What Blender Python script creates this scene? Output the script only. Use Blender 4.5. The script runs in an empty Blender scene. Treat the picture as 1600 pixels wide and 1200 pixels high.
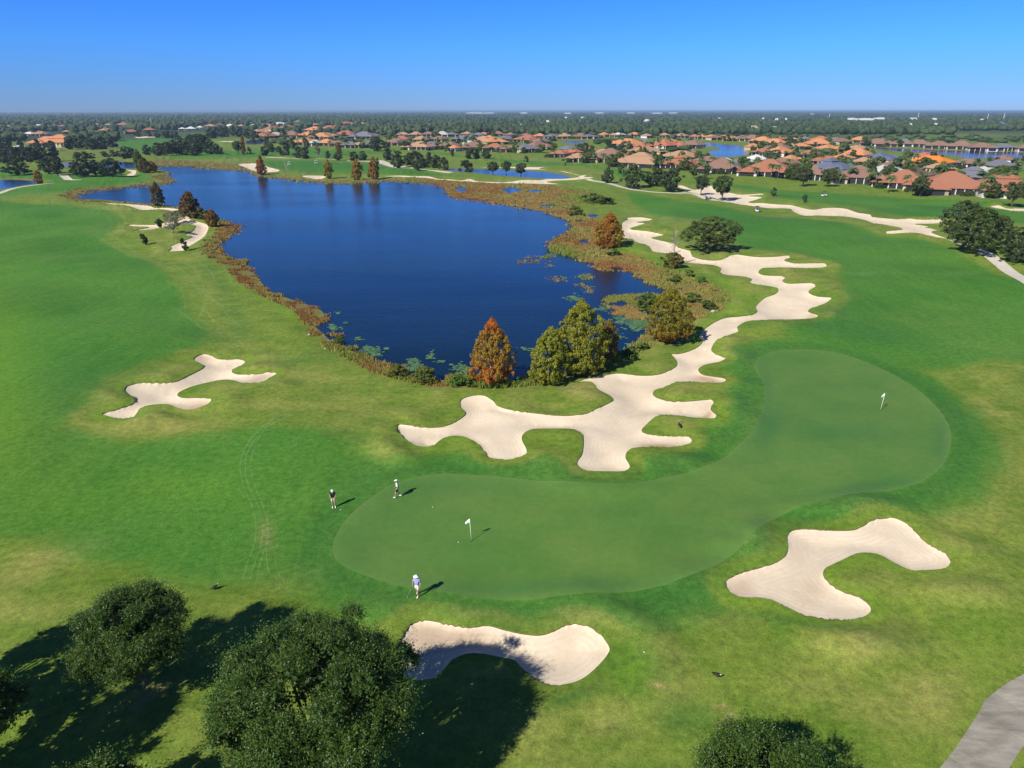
import bpy, math, random
import numpy as np
from mathutils import Vector
from mathutils.geometry import delaunay_2d_cdt
from mathutils.bvhtree import BVHTree
R = math.radians
S = bpy.context.scene
COL = S.collection
random.seed(7)
RNG = np.random.default_rng(7)

# ------------------------------------------------------------ camera, sky, sun, exposure
CAM_H = 34.0; PITCH = R(21.8); FOC = 1067.0          # focal length in pixels of a 1600 px wide picture
cam_d = bpy.data.cameras.new('camera'); cam = bpy.data.objects.new('camera', cam_d); COL.objects.link(cam)
cam_d.sensor_fit = 'HORIZONTAL'; cam_d.sensor_width = 36.0; cam_d.lens = 36.0 * FOC / 1600.0
cam_d.clip_start = 0.5; cam_d.clip_end = 60000.0
cam.location = (0, 0, CAM_H); cam.rotation_euler = (math.pi / 2 - PITCH, 0, 0)
S.camera = cam
SUN_EL = R(40); SUN_AZ = R(223)                      # azimuth clockwise from +Y: light from behind, left
w = bpy.data.worlds.new('World'); S.world = w; w.use_nodes = True
nt = w.node_tree; bg = nt.nodes['Background']
sky = nt.nodes.new('ShaderNodeTexSky'); sky.sky_type = 'NISHITA'; sky.sun_disc = False
sky.sun_elevation = SUN_EL; sky.sun_rotation = SUN_AZ
sky.air_density = 1.0; sky.dust_density = 0.0; sky.ozone_density = 3.0; sky.altitude = 30
# deep, polarised-looking blue of the photograph's sky: a tint that depends only on elevation
geo = nt.nodes.new('ShaderNodeNewGeometry'); sep = nt.nodes.new('ShaderNodeSeparateXYZ')
nt.links.new(geo.outputs['Incoming'], sep.inputs[0])
neg = nt.nodes.new('ShaderNodeMath'); neg.operation = 'ABSOLUTE'; nt.links.new(sep.outputs['Z'], neg.inputs[0])
rmp = nt.nodes.new('ShaderNodeValToRGB'); nt.links.new(neg.outputs[0], rmp.inputs[0])
cr = rmp.color_ramp
SKYR = [(0.0, (0.140, 0.245, 0.58)), (0.035, (0.125, 0.265, 0.66)), (0.075, (0.108, 0.30, 0.74)), (0.14, (0.088, 0.29, 0.79)), (0.4, (0.10, 0.175, 0.30)), (1.0, (0.14, 0.185, 0.26))]
cr.elements[0].position = SKYR[0][0]; cr.elements[0].color = (*SKYR[0][1], 1)
cr.elements[1].position = SKYR[1][0]; cr.elements[1].color = (*SKYR[1][1], 1)
for p_, c_ in SKYR[2:]:
    e_ = cr.elements.new(p_); e_.color = (*c_, 1)
mul = nt.nodes.new('ShaderNodeMix'); mul.data_type = 'RGBA'; mul.blend_type = 'MULTIPLY'; mul.inputs['Factor'].default_value = 1.0
nt.links.new(sky.outputs[0], mul.inputs['A']); nt.links.new(rmp.outputs[0], mul.inputs['B'])
nt.links.new(mul.outputs['Result'], bg.inputs['Color']); bg.inputs['Strength'].default_value = 0.15
sl = bpy.data.lights.new('sun', 'SUN'); sl.energy = 4.6; sl.angle = R(0.53); sl.color = (1.0, 0.95, 0.86)
so = bpy.data.objects.new('sun', sl); COL.objects.link(so)
so.rotation_euler = Vector((-math.sin(SUN_AZ) * math.cos(SUN_EL), -math.cos(SUN_AZ) * math.cos(SUN_EL), -math.sin(SUN_EL))).to_track_quat('-Z', 'Y').to_euler()
so.location = (-40, -40, 60)
S.view_settings.view_transform = 'Standard'; S.view_settings.look = 'None'
S.view_settings.exposure = 0.47; S.view_settings.gamma = 1.0; S.view_settings.use_curve_mapping = False
S.cycles.max_bounces = 6; S.cycles.diffuse_bounces = 2; S.cycles.glossy_bounces = 2; S.cycles.transmission_bounces = 2
S.cycles.transparent_max_bounces = 6; S.cycles.volume_bounces = 0
S.cycles.use_denoising = True

# ------------------------------------------------------------ projection helpers
CP, SP = math.cos(PITCH), math.sin(PITCH)
def G(px, py, z=0.0):
    """point of the horizontal plane z seen at photograph pixel (px, py)"""
    px = np.asarray(px, float); py = np.asarray(py, float)
    u = (px - 800) / FOC; v = (600 - py) / FOC
    dy = CP + v * SP; dz = -SP + v * CP
    t = (CAM_H - z) / -dz
    return u * t, dy * t
def Gp(px, py, z=0.0):
    x, y = G(px, py, z); return float(x), float(y)
def PX(x, y, z):
    rz = z - CAM_H; dep = y * CP - rz * SP; up = y * SP + rz * CP
    return 800 + FOC * x / dep, 600 - FOC * up / dep, dep
def ang(py): return PITCH - math.atan((600 - py) / FOC)
def height_to(px, base, top):
    x, y = Gp(px, base); v = (600 - top) / FOC
    return CAM_H + y * (-SP + v * CP) / (CP + v * SP)
def smooth(poly, step=3.0, closed=True):
    P = np.array(poly, float); n = len(P); out = []
    for i in range(n if closed else n - 1):
        if closed: p0, p1, p2, p3 = P[i - 1], P[i], P[(i + 1) % n], P[(i + 2) % n]
        else: p0, p1, p2, p3 = P[max(i - 1, 0)], P[i], P[i + 1], P[min(i + 2, n - 1)]
        L = np.linalg.norm(p2 - p1); k = max(1, int(L / step))
        t1 = (p2 - p0) * 0.5; t2 = (p3 - p1) * 0.5
        m = L / max(np.linalg.norm(p2 - p0), 1e-6)
        t1 = t1 * min(1, 2 * m); t2 = t2 * min(1, 2 * L / max(np.linalg.norm(p3 - p1), 1e-6))
        for j in range(k):
            t = j / k
            out.append((2*t**3-3*t**2+1)*p1 + (t**3-2*t**2+t)*t1 + (-2*t**3+3*t**2)*p2 + (t**3-t**2)*t2)
    if not closed: out.append(P[-1])
    return np.array(out)
def pip(X, Y, poly):
    poly = np.asarray(poly); ins = np.zeros(X.shape, bool)
    x0, y0 = poly.min(0); x1, y1 = poly.max(0)
    sel = np.nonzero((X >= x0) & (X <= x1) & (Y >= y0) & (Y <= y1))[0]
    if len(sel) == 0: return ins
    x = X[sel]; y = Y[sel]; r = np.zeros(len(sel), bool); n = len(poly)
    for i in range(n):
        ax, ay = poly[i - 1]; bx, by = poly[i]
        c = (ay > y) != (by > y)
        with np.errstate(divide='ignore', invalid='ignore'):
            r ^= c & (x < (bx - ax) * (y - ay) / (by - ay) + ax)
    ins[sel] = r; return ins
def pdist(X, Y, poly, maxd, closed=True):
    """distance in metres from points to a world-space outline, clipped at maxd"""
    poly = np.asarray(poly); D = np.full(X.shape, float(maxd))
    x0, y0 = poly.min(0) - maxd; x1, y1 = poly.max(0) + maxd
    sel = np.nonzero((X >= x0) & (X <= x1) & (Y >= y0) & (Y <= y1))[0]
    if len(sel) == 0: return D
    x = X[sel]; y = Y[sel]; d = np.full(len(sel), float(maxd) ** 2); n = len(poly)
    for i in range(0 if closed else 1, n):
        ax, ay = poly[i - 1]; bx, by = poly[i]; dx, dy = bx - ax, by - ay
        L2 = dx * dx + dy * dy + 1e-9
        near = np.nonzero((x > min(ax, bx) - maxd) & (x < max(ax, bx) + maxd) & (y > min(ay, by) - maxd) & (y < max(ay, by) + maxd))[0]
        if len(near) == 0: continue
        xs = x[near]; ys = y[near]
        t = np.clip(((xs - ax) * dx + (ys - ay) * dy) / L2, 0, 1)
        q = (xs - ax - t * dx) ** 2 + (ys - ay - t * dy) ** 2
        d[near] = np.minimum(d[near], q)
    D[sel] = np.sqrt(d); return D
def sstep(a, b, x):
    t = np.clip((x - a) / (b - a), 0, 1); return t * t * (3 - 2 * t)
class Noise:
    """cheap smooth value noise from random plane waves"""
    def __init__(s, wl, n, seed):
        r = np.random.default_rng(seed); s.k = 2 * np.pi / (wl * r.uniform(0.6, 1.8, n)); a = r.uniform(0, 2 * np.pi, n)
        s.c = np.cos(a) * s.k; s.s = np.sin(a) * s.k; s.p = r.uniform(0, 6.28, n); s.n = n
    def __call__(s, x, y):
        o = 0
        for i in range(s.n): o = o + np.sin(x * s.c[i] + y * s.s[i] + s.p[i])
        return o / math.sqrt(s.n / 2)

# ------------------------------------------------------------ object helpers
def tag(o, label=None, cat=None, group=None, kind=None):
    if label: o['label'] = label
    if cat: o['category'] = cat
    if group: o['group'] = group
    if kind: o['kind'] = kind
    return o
def mesh_np(name, V, F, mat=None, smooth_=False, attrs=None):
    """V (n,3); F (m,k) of constant k"""
    V = np.asarray(V, np.float32); F = np.asarray(F, np.int32)
    me = bpy.data.meshes.new(name); me.vertices.add(len(V)); me.vertices.foreach_set('co', V.ravel())
    k = F.shape[1]; me.loops.add(F.size); me.loops.foreach_set('vertex_index', F.ravel())
    me.polygons.add(len(F)); me.polygons.foreach_set('loop_start', np.arange(0, F.size, k, dtype=np.int32))
    if smooth_: me.polygons.foreach_set('use_smooth', np.ones(len(F), bool))
    me.update(calc_edges=True)
    for an, av in (attrs or {}).items():
        a = me.attributes.new(an, 'FLOAT', 'POINT'); a.data.foreach_set('value', np.asarray(av, np.float32))
    if mat: me.materials.append(mat)
    return me
class MB:
    """collects boxes, tubes and polygons for one mesh"""
    def __init__(s): s.v = []; s.f = []
    def poly(s, pts):
        n = len(s.v); s.v += [tuple(p) for p in pts]; s.f.append(list(range(n, n + len(pts)))); return s
    def add(s, V, F):
        n = len(s.v); s.v += [tuple(p) for p in V]; s.f += [[i + n for i in f] for f in F]; return s
    def box(s, x0, x1, y0, y1, z0, z1):
        V = [(x0,y0,z0),(x1,y0,z0),(x1,y1,z0),(x0,y1,z0),(x0,y0,z1),(x1,y0,z1),(x1,y1,z1),(x0,y1,z1)]
        return s.add(V, [[0,3,2,1],[4,5,6,7],[0,1,5,4],[1,2,6,5],[2,3,7,6],[3,0,4,7]])
    def tube(s, pts, rad, seg=7, cap=True):
        pts = [Vector(p) for p in pts]; n0 = len(s.v); side = None
        for i, p in enumerate(pts):
            t = (pts[min(i + 1, len(pts) - 1)] - pts[max(i - 1, 0)]).normalized()
            if side is None: side = t.cross(Vector((0.3, 1, 0.2))).normalized()
            side = (side - t * side.dot(t)).normalized(); up = t.cross(side)
            for k in range(seg):
                a = 2 * math.pi * k / seg
                s.v.append(tuple(p + (side * math.cos(a) + up * math.sin(a)) * rad[i]))
        for i in range(len(pts) - 1):
            for k in range(seg):
                a = n0 + i * seg + k; b = n0 + i * seg + (k + 1) % seg
                s.f.append([a, b, b + seg, a + seg])
        if cap:
            s.f.append([n0 + k for k in range(seg)][::-1]); s.f.append([n0 + (len(pts) - 1) * seg + k for k in range(seg)])
        return s
    def lathe(s, prof, seg=10, c=(0, 0, 0), sx=1, sy=1):
        n0 = len(s.v)
        for r, z in prof:
            for k in range(seg):
                a = 2 * math.pi * k / seg; s.v.append((c[0] + r * math.cos(a) * sx, c[1] + r * math.sin(a) * sy, c[2] + z))
        for i in range(len(prof) - 1):
            for k in range(seg):
                a = n0 + i * seg + k; b = n0 + i * seg + (k + 1) % seg; s.f.append([a, b, b + seg, a + seg])
        s.f.append([n0 + k for k in range(seg)][::-1]); s.f.append([n0 + (len(prof) - 1) * seg + k for k in range(seg)])
        return s
    def mesh(s, name, mat, smooth_=False):
        me = bpy.data.meshes.new(name); me.from_pydata(s.v, [], s.f); me.update()
        if smooth_:
            for p in me.polygons: p.use_smooth = True
        if mat: me.materials.append(mat)
        return me
    def build(s, name, mat, parent=None, smooth_=False, loc=None):
        return obj(name, s.mesh(name, mat, smooth_), parent, loc)
def obj(name, data, parent=None, loc=None):
    o = bpy.data.objects.new(name, data); COL.objects.link(o)
    if parent: o.parent = parent
    if loc: o.location = loc
    return o
def empty(name, loc, rz=0, label=None, cat=None, group=None):
    o = bpy.data.objects.new(name, None); COL.objects.link(o); o.location = loc; o.rotation_euler = (0, 0, rz)
    o.empty_display_size = 0.3
    return tag(o, label, cat, group)

# ------------------------------------------------------------ materials
def mat(name, col=(0.5, 0.5, 0.5), rough=0.8, spec=0.3):
    m = bpy.data.materials.new(name); m.use_nodes = True; b = m.node_tree.nodes['Principled BSDF']
    b.inputs['Base Color'].default_value = (*col, 1); b.inputs['Roughness'].default_value = rough
    b.inputs['Specular IOR Level'].default_value = spec
    return m, m.node_tree, b
def node(t, ty, **kw):
    n = t.nodes.new(ty)
    for k, v in kw.items(): setattr(n, k, v)
    return n
def noise(t, scale, detail=3, rough=0.55, vec=None, dist=0.0):
    n = node(t, 'ShaderNodeTexNoise'); n.inputs['Scale'].default_value = scale; n.inputs['Detail'].default_value = detail
    n.inputs['Roughness'].default_value = rough; n.inputs['Distortion'].default_value = dist
    if vec is None:
        g = node(t, 'ShaderNodeNewGeometry'); vec = g.outputs['Position']
    t.links.new(vec, n.inputs['Vector']); return n.outputs['Fac']
def mapr(t, v, a, b, c=0.0, d=1.0, smooth_=False):
    n = node(t, 'ShaderNodeMapRange')
    if smooth_: n.interpolation_type = 'SMOOTHSTEP'
    t.links.new(v, n.inputs[0]); n.inputs[1].default_value = a; n.inputs[2].default_value = b; n.inputs[3].default_value = c; n.inputs[4].default_value = d
    return n.outputs[0]
def mix(t, f, a, b, mode='MIX'):
    n = node(t, 'ShaderNodeMix', data_type='RGBA', blend_type=mode)
    for s_, v in (('Factor', f), ('A', a), ('B', b)):
        if isinstance(v, (int, float)): n.inputs[s_].default_value = v
        elif isinstance(v, tuple): n.inputs[s_].default_value = (*v, 1)
        else: t.links.new(v, n.inputs[s_])
    return n.outputs['Result']
def mth(t, op, a, b=None):
    n = node(t, 'ShaderNodeMath', operation=op)
    for i, v in enumerate((a, b)):
        if v is None: continue
        if isinstance(v, (int, float)): n.inputs[i].default_value = v
        else: t.links.new(v, n.inputs[i])
    return n.outputs[0]
def attr(t, name): 
    n = node(t, 'ShaderNodeAttribute'); n.attribute_name = name; return n.outputs['Fac']
def bump(t, b, h, strength=0.3, dist=0.1):
    n = node(t, 'ShaderNodeBump'); n.inputs['Strength'].default_value = strength; n.inputs['Distance'].default_value = dist
    t.links.new(h, n.inputs['Height']); t.links.new(n.outputs[0], b.inputs['Normal'])
def stretched(t, rz, sx, sy):
    g = node(t, 'ShaderNodeNewGeometry'); m_ = node(t, 'ShaderNodeMapping')
    t.links.new(g.outputs['Position'], m_.inputs[0]); m_.inputs['Rotation'].default_value = (0, 0, rz); m_.inputs['Scale'].default_value = (sx, sy, 1)
    return m_.outputs[0]

# grass
M_GRASS, t, b = mat('grass', rough=0.85, spec=0.15)
n_big = noise(t, 0.045, 4); n_mid = noise(t, 0.22, 5, 0.65); n_fine = noise(t, 1.5, 6, 0.8); n_dot = noise(t, 9.0, 3, 0.7)
n_str = noise(t, 1.0, 4, 0.6, stretched(t, 0.35, 0.10, 0.42)); n_str2 = noise(t, 1.0, 4, 0.6, stretched(t, -0.5, 0.5, 0.12))
rough_c = mix(t, mapr(t, n_mid, 0.35, 0.65), (0.074, 0.154, 0.011), (0.154, 0.216, 0.028))
dryf = mth(t, 'MULTIPLY', attr(t, 'dry'), mapr(t, mth(t, 'ADD', n_mid, n_str), 0.75, 1.25, 0.25, 1.0))
rough_c = mix(t, mapr(t, n_str, 0.35, 0.7, 0, 0.45), rough_c, (0.165, 0.224, 0.040))
rough_c = mix(t, dryf, rough_c, (0.295, 0.275, 0.08))
fair_c = mix(t, mapr(t, n_big, 0.3, 0.7), (0.038, 0.146, 0.013), (0.070, 0.194, 0.024))
fair_c = mix(t, mapr(t, n_str2, 0.4, 0.75, 0, 0.5), fair_c, (0.095, 0.208, 0.026))
fair_c = mix(t, mth(t, 'MULTIPLY', dryf, 0.6), fair_c, (0.21, 0.26, 0.075))
c = mix(t, mapr(t, mth(t, 'ADD', attr(t, 'fair'), mapr(t, n_mid, 0.2, 0.8, -0.35, 0.35)), 0.15, 0.85, smooth_=True), rough_c, fair_c)
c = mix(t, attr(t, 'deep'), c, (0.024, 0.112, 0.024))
c = mix(t, mth(t, 'MULTIPLY', attr(t, 'lime'), 0.75), c, (0.14, 0.27, 0.014))
c = mix(t, mth(t, 'MULTIPLY', attr(t, 'streak'), mapr(t, n_fine, 0.3, 0.7, 0.4, 1.0)), c, (0.19, 0.31, 0.12))
c = mix(t, mth(t, 'MULTIPLY', attr(t, 'bare'), mapr(t, n_fine, 0.3, 0.6, 0.3, 1.0)), c, (0.33, 0.24, 0.12))
c = mix(t, attr(t, 'marsh'), c, mix(t, mapr(t, n_mid, 0.35, 0.65), (0.17, 0.125, 0.045), (0.15, 0.17, 0.04)))
c = mix(t, attr(t, 'wood'), c, mix(t, mapr(t, noise(t, 0.006, 5), 0.35, 0.65), (0.030, 0.055, 0.022), (0.055, 0.075, 0.035)))
c = mix(t, 1.0, c, mix(t, mapr(t, n_fine, .3, .7), (0.60, 0.62, 0.60), (1.40, 1.37, 1.36)), 'MULTIPLY')
c = mix(t, 1.0, c, mix(t, mapr(t, n_dot, .3, .7), (0.74, 0.76, 0.72), (1.26, 1.24, 1.24)), 'MULTIPLY')
t.links.new(c, b.inputs['Base Color']); bump(t, b, mth(t, 'ADD', n_fine, n_dot), 0.35, 0.06)
# putting green turf
M_GREEN, t, b = mat('green_turf', rough=0.7, spec=0.2)
n1 = noise(t, 0.12, 4, 0.6); n2 = noise(t, 1.5, 4, 0.7); n3 = noise(t, 1.0, 3, 0.6, stretched(t, 0.2, 0.06, 0.3))
c = mix(t, mapr(t, n1, 0.35, 0.65), (0.072, 0.168, 0.028), (0.112, 0.198, 0.038))
c = mix(t, mapr(t, n3, 0.4, 0.7, 0, 0.5), c, (0.086, 0.196, 0.034))
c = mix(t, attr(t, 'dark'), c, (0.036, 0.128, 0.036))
c = mix(t, mth(t, 'MULTIPLY', attr(t, 'edge'), 0.4), c, (0.125, 0.225, 0.06))
c = mix(t, 1.0, c, mix(t, n2, (0.78, 0.79, 0.78), (1.2, 1.19, 1.2)), 'MULTIPLY')
t.links.new(c, b.inputs['Base Color']); bump(t, b, n2, 0.1, 0.03)
# bunker sand, raked parallel to its edge
M_SAND, t, b = mat('sand', rough=0.95, spec=0.1)
sd = attr(t, 'sd'); n1 = noise(t, 0.35, 4, 0.6); n2 = noise(t, 3.0, 4, 0.7)
ph = mth(t, 'ADD', mth(t, 'MULTIPLY', sd, 14.0), mth(t, 'MULTIPLY', n1, 9.0)); rk = mth(t, 'SINE', ph)
c = mix(t, mapr(t, n1, 0.35, 0.65), (0.635, 0.525, 0.385), (0.72, 0.615, 0.465))
c = mix(t, mth(t, 'MULTIPLY', mapr(t, rk, -1, 1, 0, 0.22), mapr(t, n1, 0.4, 0.6, 0.1, 1)), c, (0.46, 0.365, 0.25))
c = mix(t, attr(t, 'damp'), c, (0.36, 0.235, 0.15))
c = mix(t, mapr(t, sd, 0.0, 0.35, 0.55, 0.0), c, (0.73, 0.63, 0.46))
c = mix(t, 1.0, c, mix(t, n2, (0.86, 0.86, 0.86), (1.12, 1.12, 1.12)), 'MULTIPLY')
t.links.new(c, b.inputs['Base Color']); bump(t, b, mth(t, 'ADD', mth(t, 'MULTIPLY', rk, 0.12), n2), 0.25, 0.05)
M_LIP, t, b = mat('turf_lip', (0.16, 0.13, 0.06), 0.95, 0.05)
# water
M_WATER, t, b = mat('water', (0.006, 0.030, 0.085), 0.12, 0.5)
b.inputs['IOR'].default_value = 1.33
n1 = noise(t, 1.0, 5, 0.65, stretched(t, 0.3, 0.9, 1.5)); n2 = noise(t, 0.03, 3)
n3 = noise(t, 4.5, 3, 0.6)
bump(t, b, mth(t, 'MULTIPLY', mth(t, 'ADD', n1, mth(t, 'MULTIPLY', n3, 0.3)), mapr(t, noise(t, 1.0, 4, .6, stretched(t, .15, .012, .05)), .35, .65, .35, 1.1)), 0.4, 0.16)
c = mix(t, mapr(t, n2, 0.3, 0.7), (0.003, 0.013, 0.027), (0.005, 0.017, 0.034))
t.links.new(c, b.inputs['Base Color'])
# concrete
M_CONC, t, b = mat('concrete', rough=0.9)
n1 = noise(t, 0.9, 5, 0.65, stretched(t, 0.6, 0.5, 1.6)); n2 = noise(t, 12, 4, 0.7)
c = mix(t, mapr(t, n1, 0.35, 0.65), (0.20, 0.185, 0.155), (0.355, 0.33, 0.275)); oi = node(t, 'ShaderNodeObjectInfo'); c = mix(t, 1.0, c, mix(t, oi.outputs['Random'], (.82, .82, .82), (1.12, 1.1, 1.08)), 'MULTIPLY')
c = mix(t, 1.0, c, mix(t, n2, (0.8, 0.8, 0.8), (1.15, 1.15, 1.15)), 'MULTIPLY')
t.links.new(c, b.inputs['Base Color']); bump(t, b, n2, 0.2, 0.02)
M_PATH, t, b = mat('path_concrete', rough=0.95)
c = mix(t, noise(t, 0.3, 4), (0.46, 0.42, 0.35), (0.60, 0.55, 0.46)); t.links.new(c, b.inputs['Base Color'])
M_ROAD, _, _ = mat('asphalt', (0.22, 0.21, 0.20), 0.9)
# foliage: colour = object colour, shifted by each leaf's own tint
def leafmat(name, low, high, warm=None, spec=0.35, rough=0.5, trans=0.15):
    m, t, b = mat(name, rough=rough, spec=spec)
    c = mix(t, attr(t, 'tint'), low, high)
    if warm: c = mix(t, attr(t, 'warm'), c, warm)
    oi = node(t, 'ShaderNodeObjectInfo'); c = mix(t, 1.0, c, oi.outputs['Color'], 'MULTIPLY')
    t.links.new(c, b.inputs['Base Color'])
    tr = node(t, 'ShaderNodeBsdfTranslucent'); t.links.new(mix(t, 1.0, c, (1.2, 1.5, 0.6), 'MULTIPLY'), tr.inputs[0])
    ms = node(t, 'ShaderNodeMixShader'); ms.inputs[0].default_value = trans
    t.links.new(b.outputs[0], ms.inputs[1]); t.links.new(tr.outputs[0], ms.inputs[2])
    t.links.new(ms.outputs[0], t.nodes['Material Output'].inputs[0])
    return m
M_OAK = leafmat('oak_leaves', (0.022, 0.038, 0.008), (0.095, 0.125, 0.034), spec=0.4, rough=0.5)
M_OAKN = leafmat('oak_leaves_near', (0.014, 0.036, 0.004), (0.100, 0.180, 0.026), spec=0.35, rough=0.45, trans=0.2)
M_CYP = leafmat('cypress_leaves', (0.110, 0.118, 0.010), (0.335, 0.330, 0.036), warm=(0.400, 0.130, 0.022), spec=0.2, rough=0.7, trans=0.2)
M_PALM = leafmat('palm_leaves', (0.040, 0.085, 0.020), (0.120, 0.185, 0.055), spec=0.4)
M_SHRUB = leafmat('shrub_leaves', (0.040, 0.080, 0.015), (0.115, 0.180, 0.035), spec=0.3)
M_PALE = leafmat('pale_leaves', (0.16, 0.17, 0.12), (0.38, 0.38, 0.28), spec=0.3)
M_REED = leafmat('reeds', (0.37, 0.27, 0.10), (0.19, 0.235, 0.045), warm=(0.27, 0.130, 0.045), spec=0.1, rough=0.8, trans=0.15)
M_LILY = leafmat('lily_pads', (0.035, 0.10, 0.022), (0.15, 0.25, 0.07), spec=0.5, rough=0.35, trans=0.05)
M_WOOD = leafmat('far_wood', (0.024, 0.042, 0.016), (0.075, 0.105, 0.042), spec=0.05, rough=0.9, trans=0.0)
M_BARK, t, b = mat('bark', (0.16, 0.125, 0.09), 0.95, 0.1)
c = mix(t, noise(t, 6, 4), (0.09, 0.07, 0.05), (0.22, 0.18, 0.13)); t.links.new(c, b.inputs['Base Color'])
M_BARKP, _, _ = mat('pale_bark', (0.36, 0.31, 0.25), 0.9, 0.1)
M_STONE, _, _ = mat('stone', (0.36, 0.34, 0.28), 0.9)

# ------------------------------------------------------------ outlines traced in photograph pixels
Z_WATER = -0.35
LAKE = [(116,308),(130,300),(142,297),(186,292.5),(205,290.6),(237,287),(261,285),(267.5,280.6),(260,278),(243,276.5),(241,274),(261,272.5),(264,269),(254,266),(245,262),(236,259),(254,258.5),(292,259),(312,262),(337,264),(385,265.6),(395,272),(415,275),(450,279),(475,281),(512,285),(550,285),(600,282.5),(632,283),(675,285),(690,289),(697,295),(702,303),(730,309),(780,315),(810,320),(850,327),(870,333),(885,336),(893,345),(893,356),(882,366),(862,376),(858,383),(864,389),(882,394),(910,402),(926,408),(932,418),(950,419),(972,416),(990,420),(1004,434),(1034,444),(1047,452),(1053,466),(1048,480),(1030,497),(1018,512),(1010,522),(1003,533),(985,543),(960,555),(930,566),(900,578),(870,588),(845,595),(822,592),(800,597),(770,598),(738,594),(722,588),(706,587),(700,594),(676,592),(658,590),(638,585),(618,580),(600,572),(585,566),(565,556),(553,550),(540,546),(523,543),(516,533),(505,522),(494,512),(486,505),(499,500),(507,493),(500,484),(480,476),(450,466),(424,456),(408,441),(394,425),(377,418),(372,409),(360,404),(346,393),(341,383),(355,372),(366,362),(366,352),(348,345),(340,338),(330,331),(318,328),(300,325),(280,323),(267,322),(236,319),(205,316),(180,314),(160,312),(130,311)]
POND_MID = [(700,265.6),(712,264.4),(744,264.4),(780,265),(800,266),(826,267),(860,270),(890,276),(880,279),(856,279),(820,277),(780,274),(740,269.6),(710,267.6)]
POND_E = [(1087,223),(1106,223),(1125,225),(1150,227),(1162.5,231),(1169,236),(1171,241),(1150,244),(1131,245),(1117,244),(1106,237.5),(1125,234),(1122,230),(1106,229),(1087,228)]
POND_FAR = [(1330,228),(1400,232),(1450,234.5),(1525,236),(1587,237.5),(1700,241),(1700,250),(1594,247),(1512,247),(1475,241),(1400,236)]
POND_LEFT = [(95,256),(115,254),(150,256),(185,253),(222,255),(228,259),(215,263),(190,263),(150,262),(115,261),(97,259)]
POND_EDGE = [(-120,281),(0,281),(30,281),(60,284),(66,286),(40,289),(18,293),(0,296),(-120,300)]
POND_SMALL = [(384,221),(396,219),(410,219),(420,223),(400,225.5),(385,225)]
POND_ROW = [(877,221),(915,221),(910,225),(880,223.5)]
PONDS = [('lake', LAKE), ('pond', POND_MID), ('pond', POND_E), ('pond', POND_FAR), ('pond', POND_LEFT), ('pond', POND_EDGE), ('pond', POND_SMALL), ('pond', POND_ROW)]
for cx_, cy_, rx_, ry_ in ((720,296,11,4.5),(799,297,15,5.5),(836,299,13,2.6),(856,322,16,2.4),(926,337,10,2.4),(914,378,8,4.5),(905,345,9,2.0),(1062,453,7,3)):
    PONDS.append(('marsh_pool', [(cx_ + rx_ * math.cos(a) * random.uniform(.75, 1.15), cy_ + ry_ * math.sin(a) * random.uniform(.75, 1.15)) for a in np.linspace(0, 2 * math.pi, 11)[:-1]]))
B_MAIN = [(620.6,664),(634,663.5),(669,666),(700,662),(727,645),(719,633),(720,623),(737.5,617),(756,617),(770,625),(779,635),(796,642),(834,648),(885,653),(917.5,649),(944,635),(958,626),(954,619),(933,607),(926,598),(910,596),(898,597.5),(917,591),(944,586),(966.5,582),(1001.5,584),(1028,582),(1050.5,574),(1058,567),(1056.6,559.5),(1049,551),(1057.5,551),(1073,548),(1091,541),(1098,533),(1092.5,524.5),(1106.5,511),(1130,499),(1156,496),(1176,492.5),(1183.6,485),(1181,477),(1193.6,465),(1212,459),(1216,453),(1199,448),(1173.5,443.6),(1170.6,441),(1175,436),(1162,431),(1130,425),(1125,420.6),(1127.5,415),(1116,410.6),(1093,408.6),(1070,406),(1052,400),(1041,395),(1019.7,393),(1014,387.6),(992,382),(988,376),(973.7,373),(971,350),(981,341.6),(980,338),(1001,338),(1020,341.6),(1015,343.6),(995,346.5),(1007.6,350),(984,356),(986.6,358),(1012.5,361),(1037,366),(1018,371),(1030,377),(1053,382),(1060,388),(1078.6,392),(1081.5,397.6),(1099,402),(1124.6,403.4),(1145,397.6),(1156,397.6),(1185,402),(1211,403),(1231,401),(1235,404),(1225,408.6),(1240,413),(1271,413.4),(1288.5,414),(1292,418),(1283,420.6),(1257,420.6),(1219.5,418.6),(1191,418),(1185,423.5),(1193.6,429),(1222,432.7),(1227,436),(1222,441),(1231,446),(1268,446.5),(1274,451),(1262.7,458),(1277,464),(1298.6,467),(1288.5,474),(1268,479.6),(1262.7,484),(1278.5,492.5),(1271,496),(1248,497.7),(1199,502.6),(1168,505.5),(1151,515.7),(1153,522.7),(1122,533),(1111,547),(1122,556),(1133.6,560),(1126,565),(1101,569),(1091,576),(1098,584),(1117,588),(1129,590),(1135,593.6),(1127.5,598),(1101,597),(1075,595),(1056,596),(1040,603),(1022.5,609),(1020,615.5),(1029.5,623),(1049,628),(1075,627),(1101,625),(1110,625),(1115,630),(1110,640),(1119.6,650.5),(1117,655),(1089,654),(1057.5,650.5),(1033,650),(1021,656),(1002,675),(1008.5,680),(1033,683),(1075,683),(1081,690),(1073,696),(1052,700),(1005,701),(987.5,704),(979,710),(977,718),(984,731),(976,738),(944,739),(916,738),(901,728.5),(909,714),(911,693),(907.7,683),(892,676),(851,674),(827,675.6),(815,686.6),(820,700),(823,710.6),(813,717.5),(785.6,720),(765,716),(753,702),(744,693),(727,683),(706.6,680),(689,685),(679,693.4),(662,696),(644.7,692),(624,676)]
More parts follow.
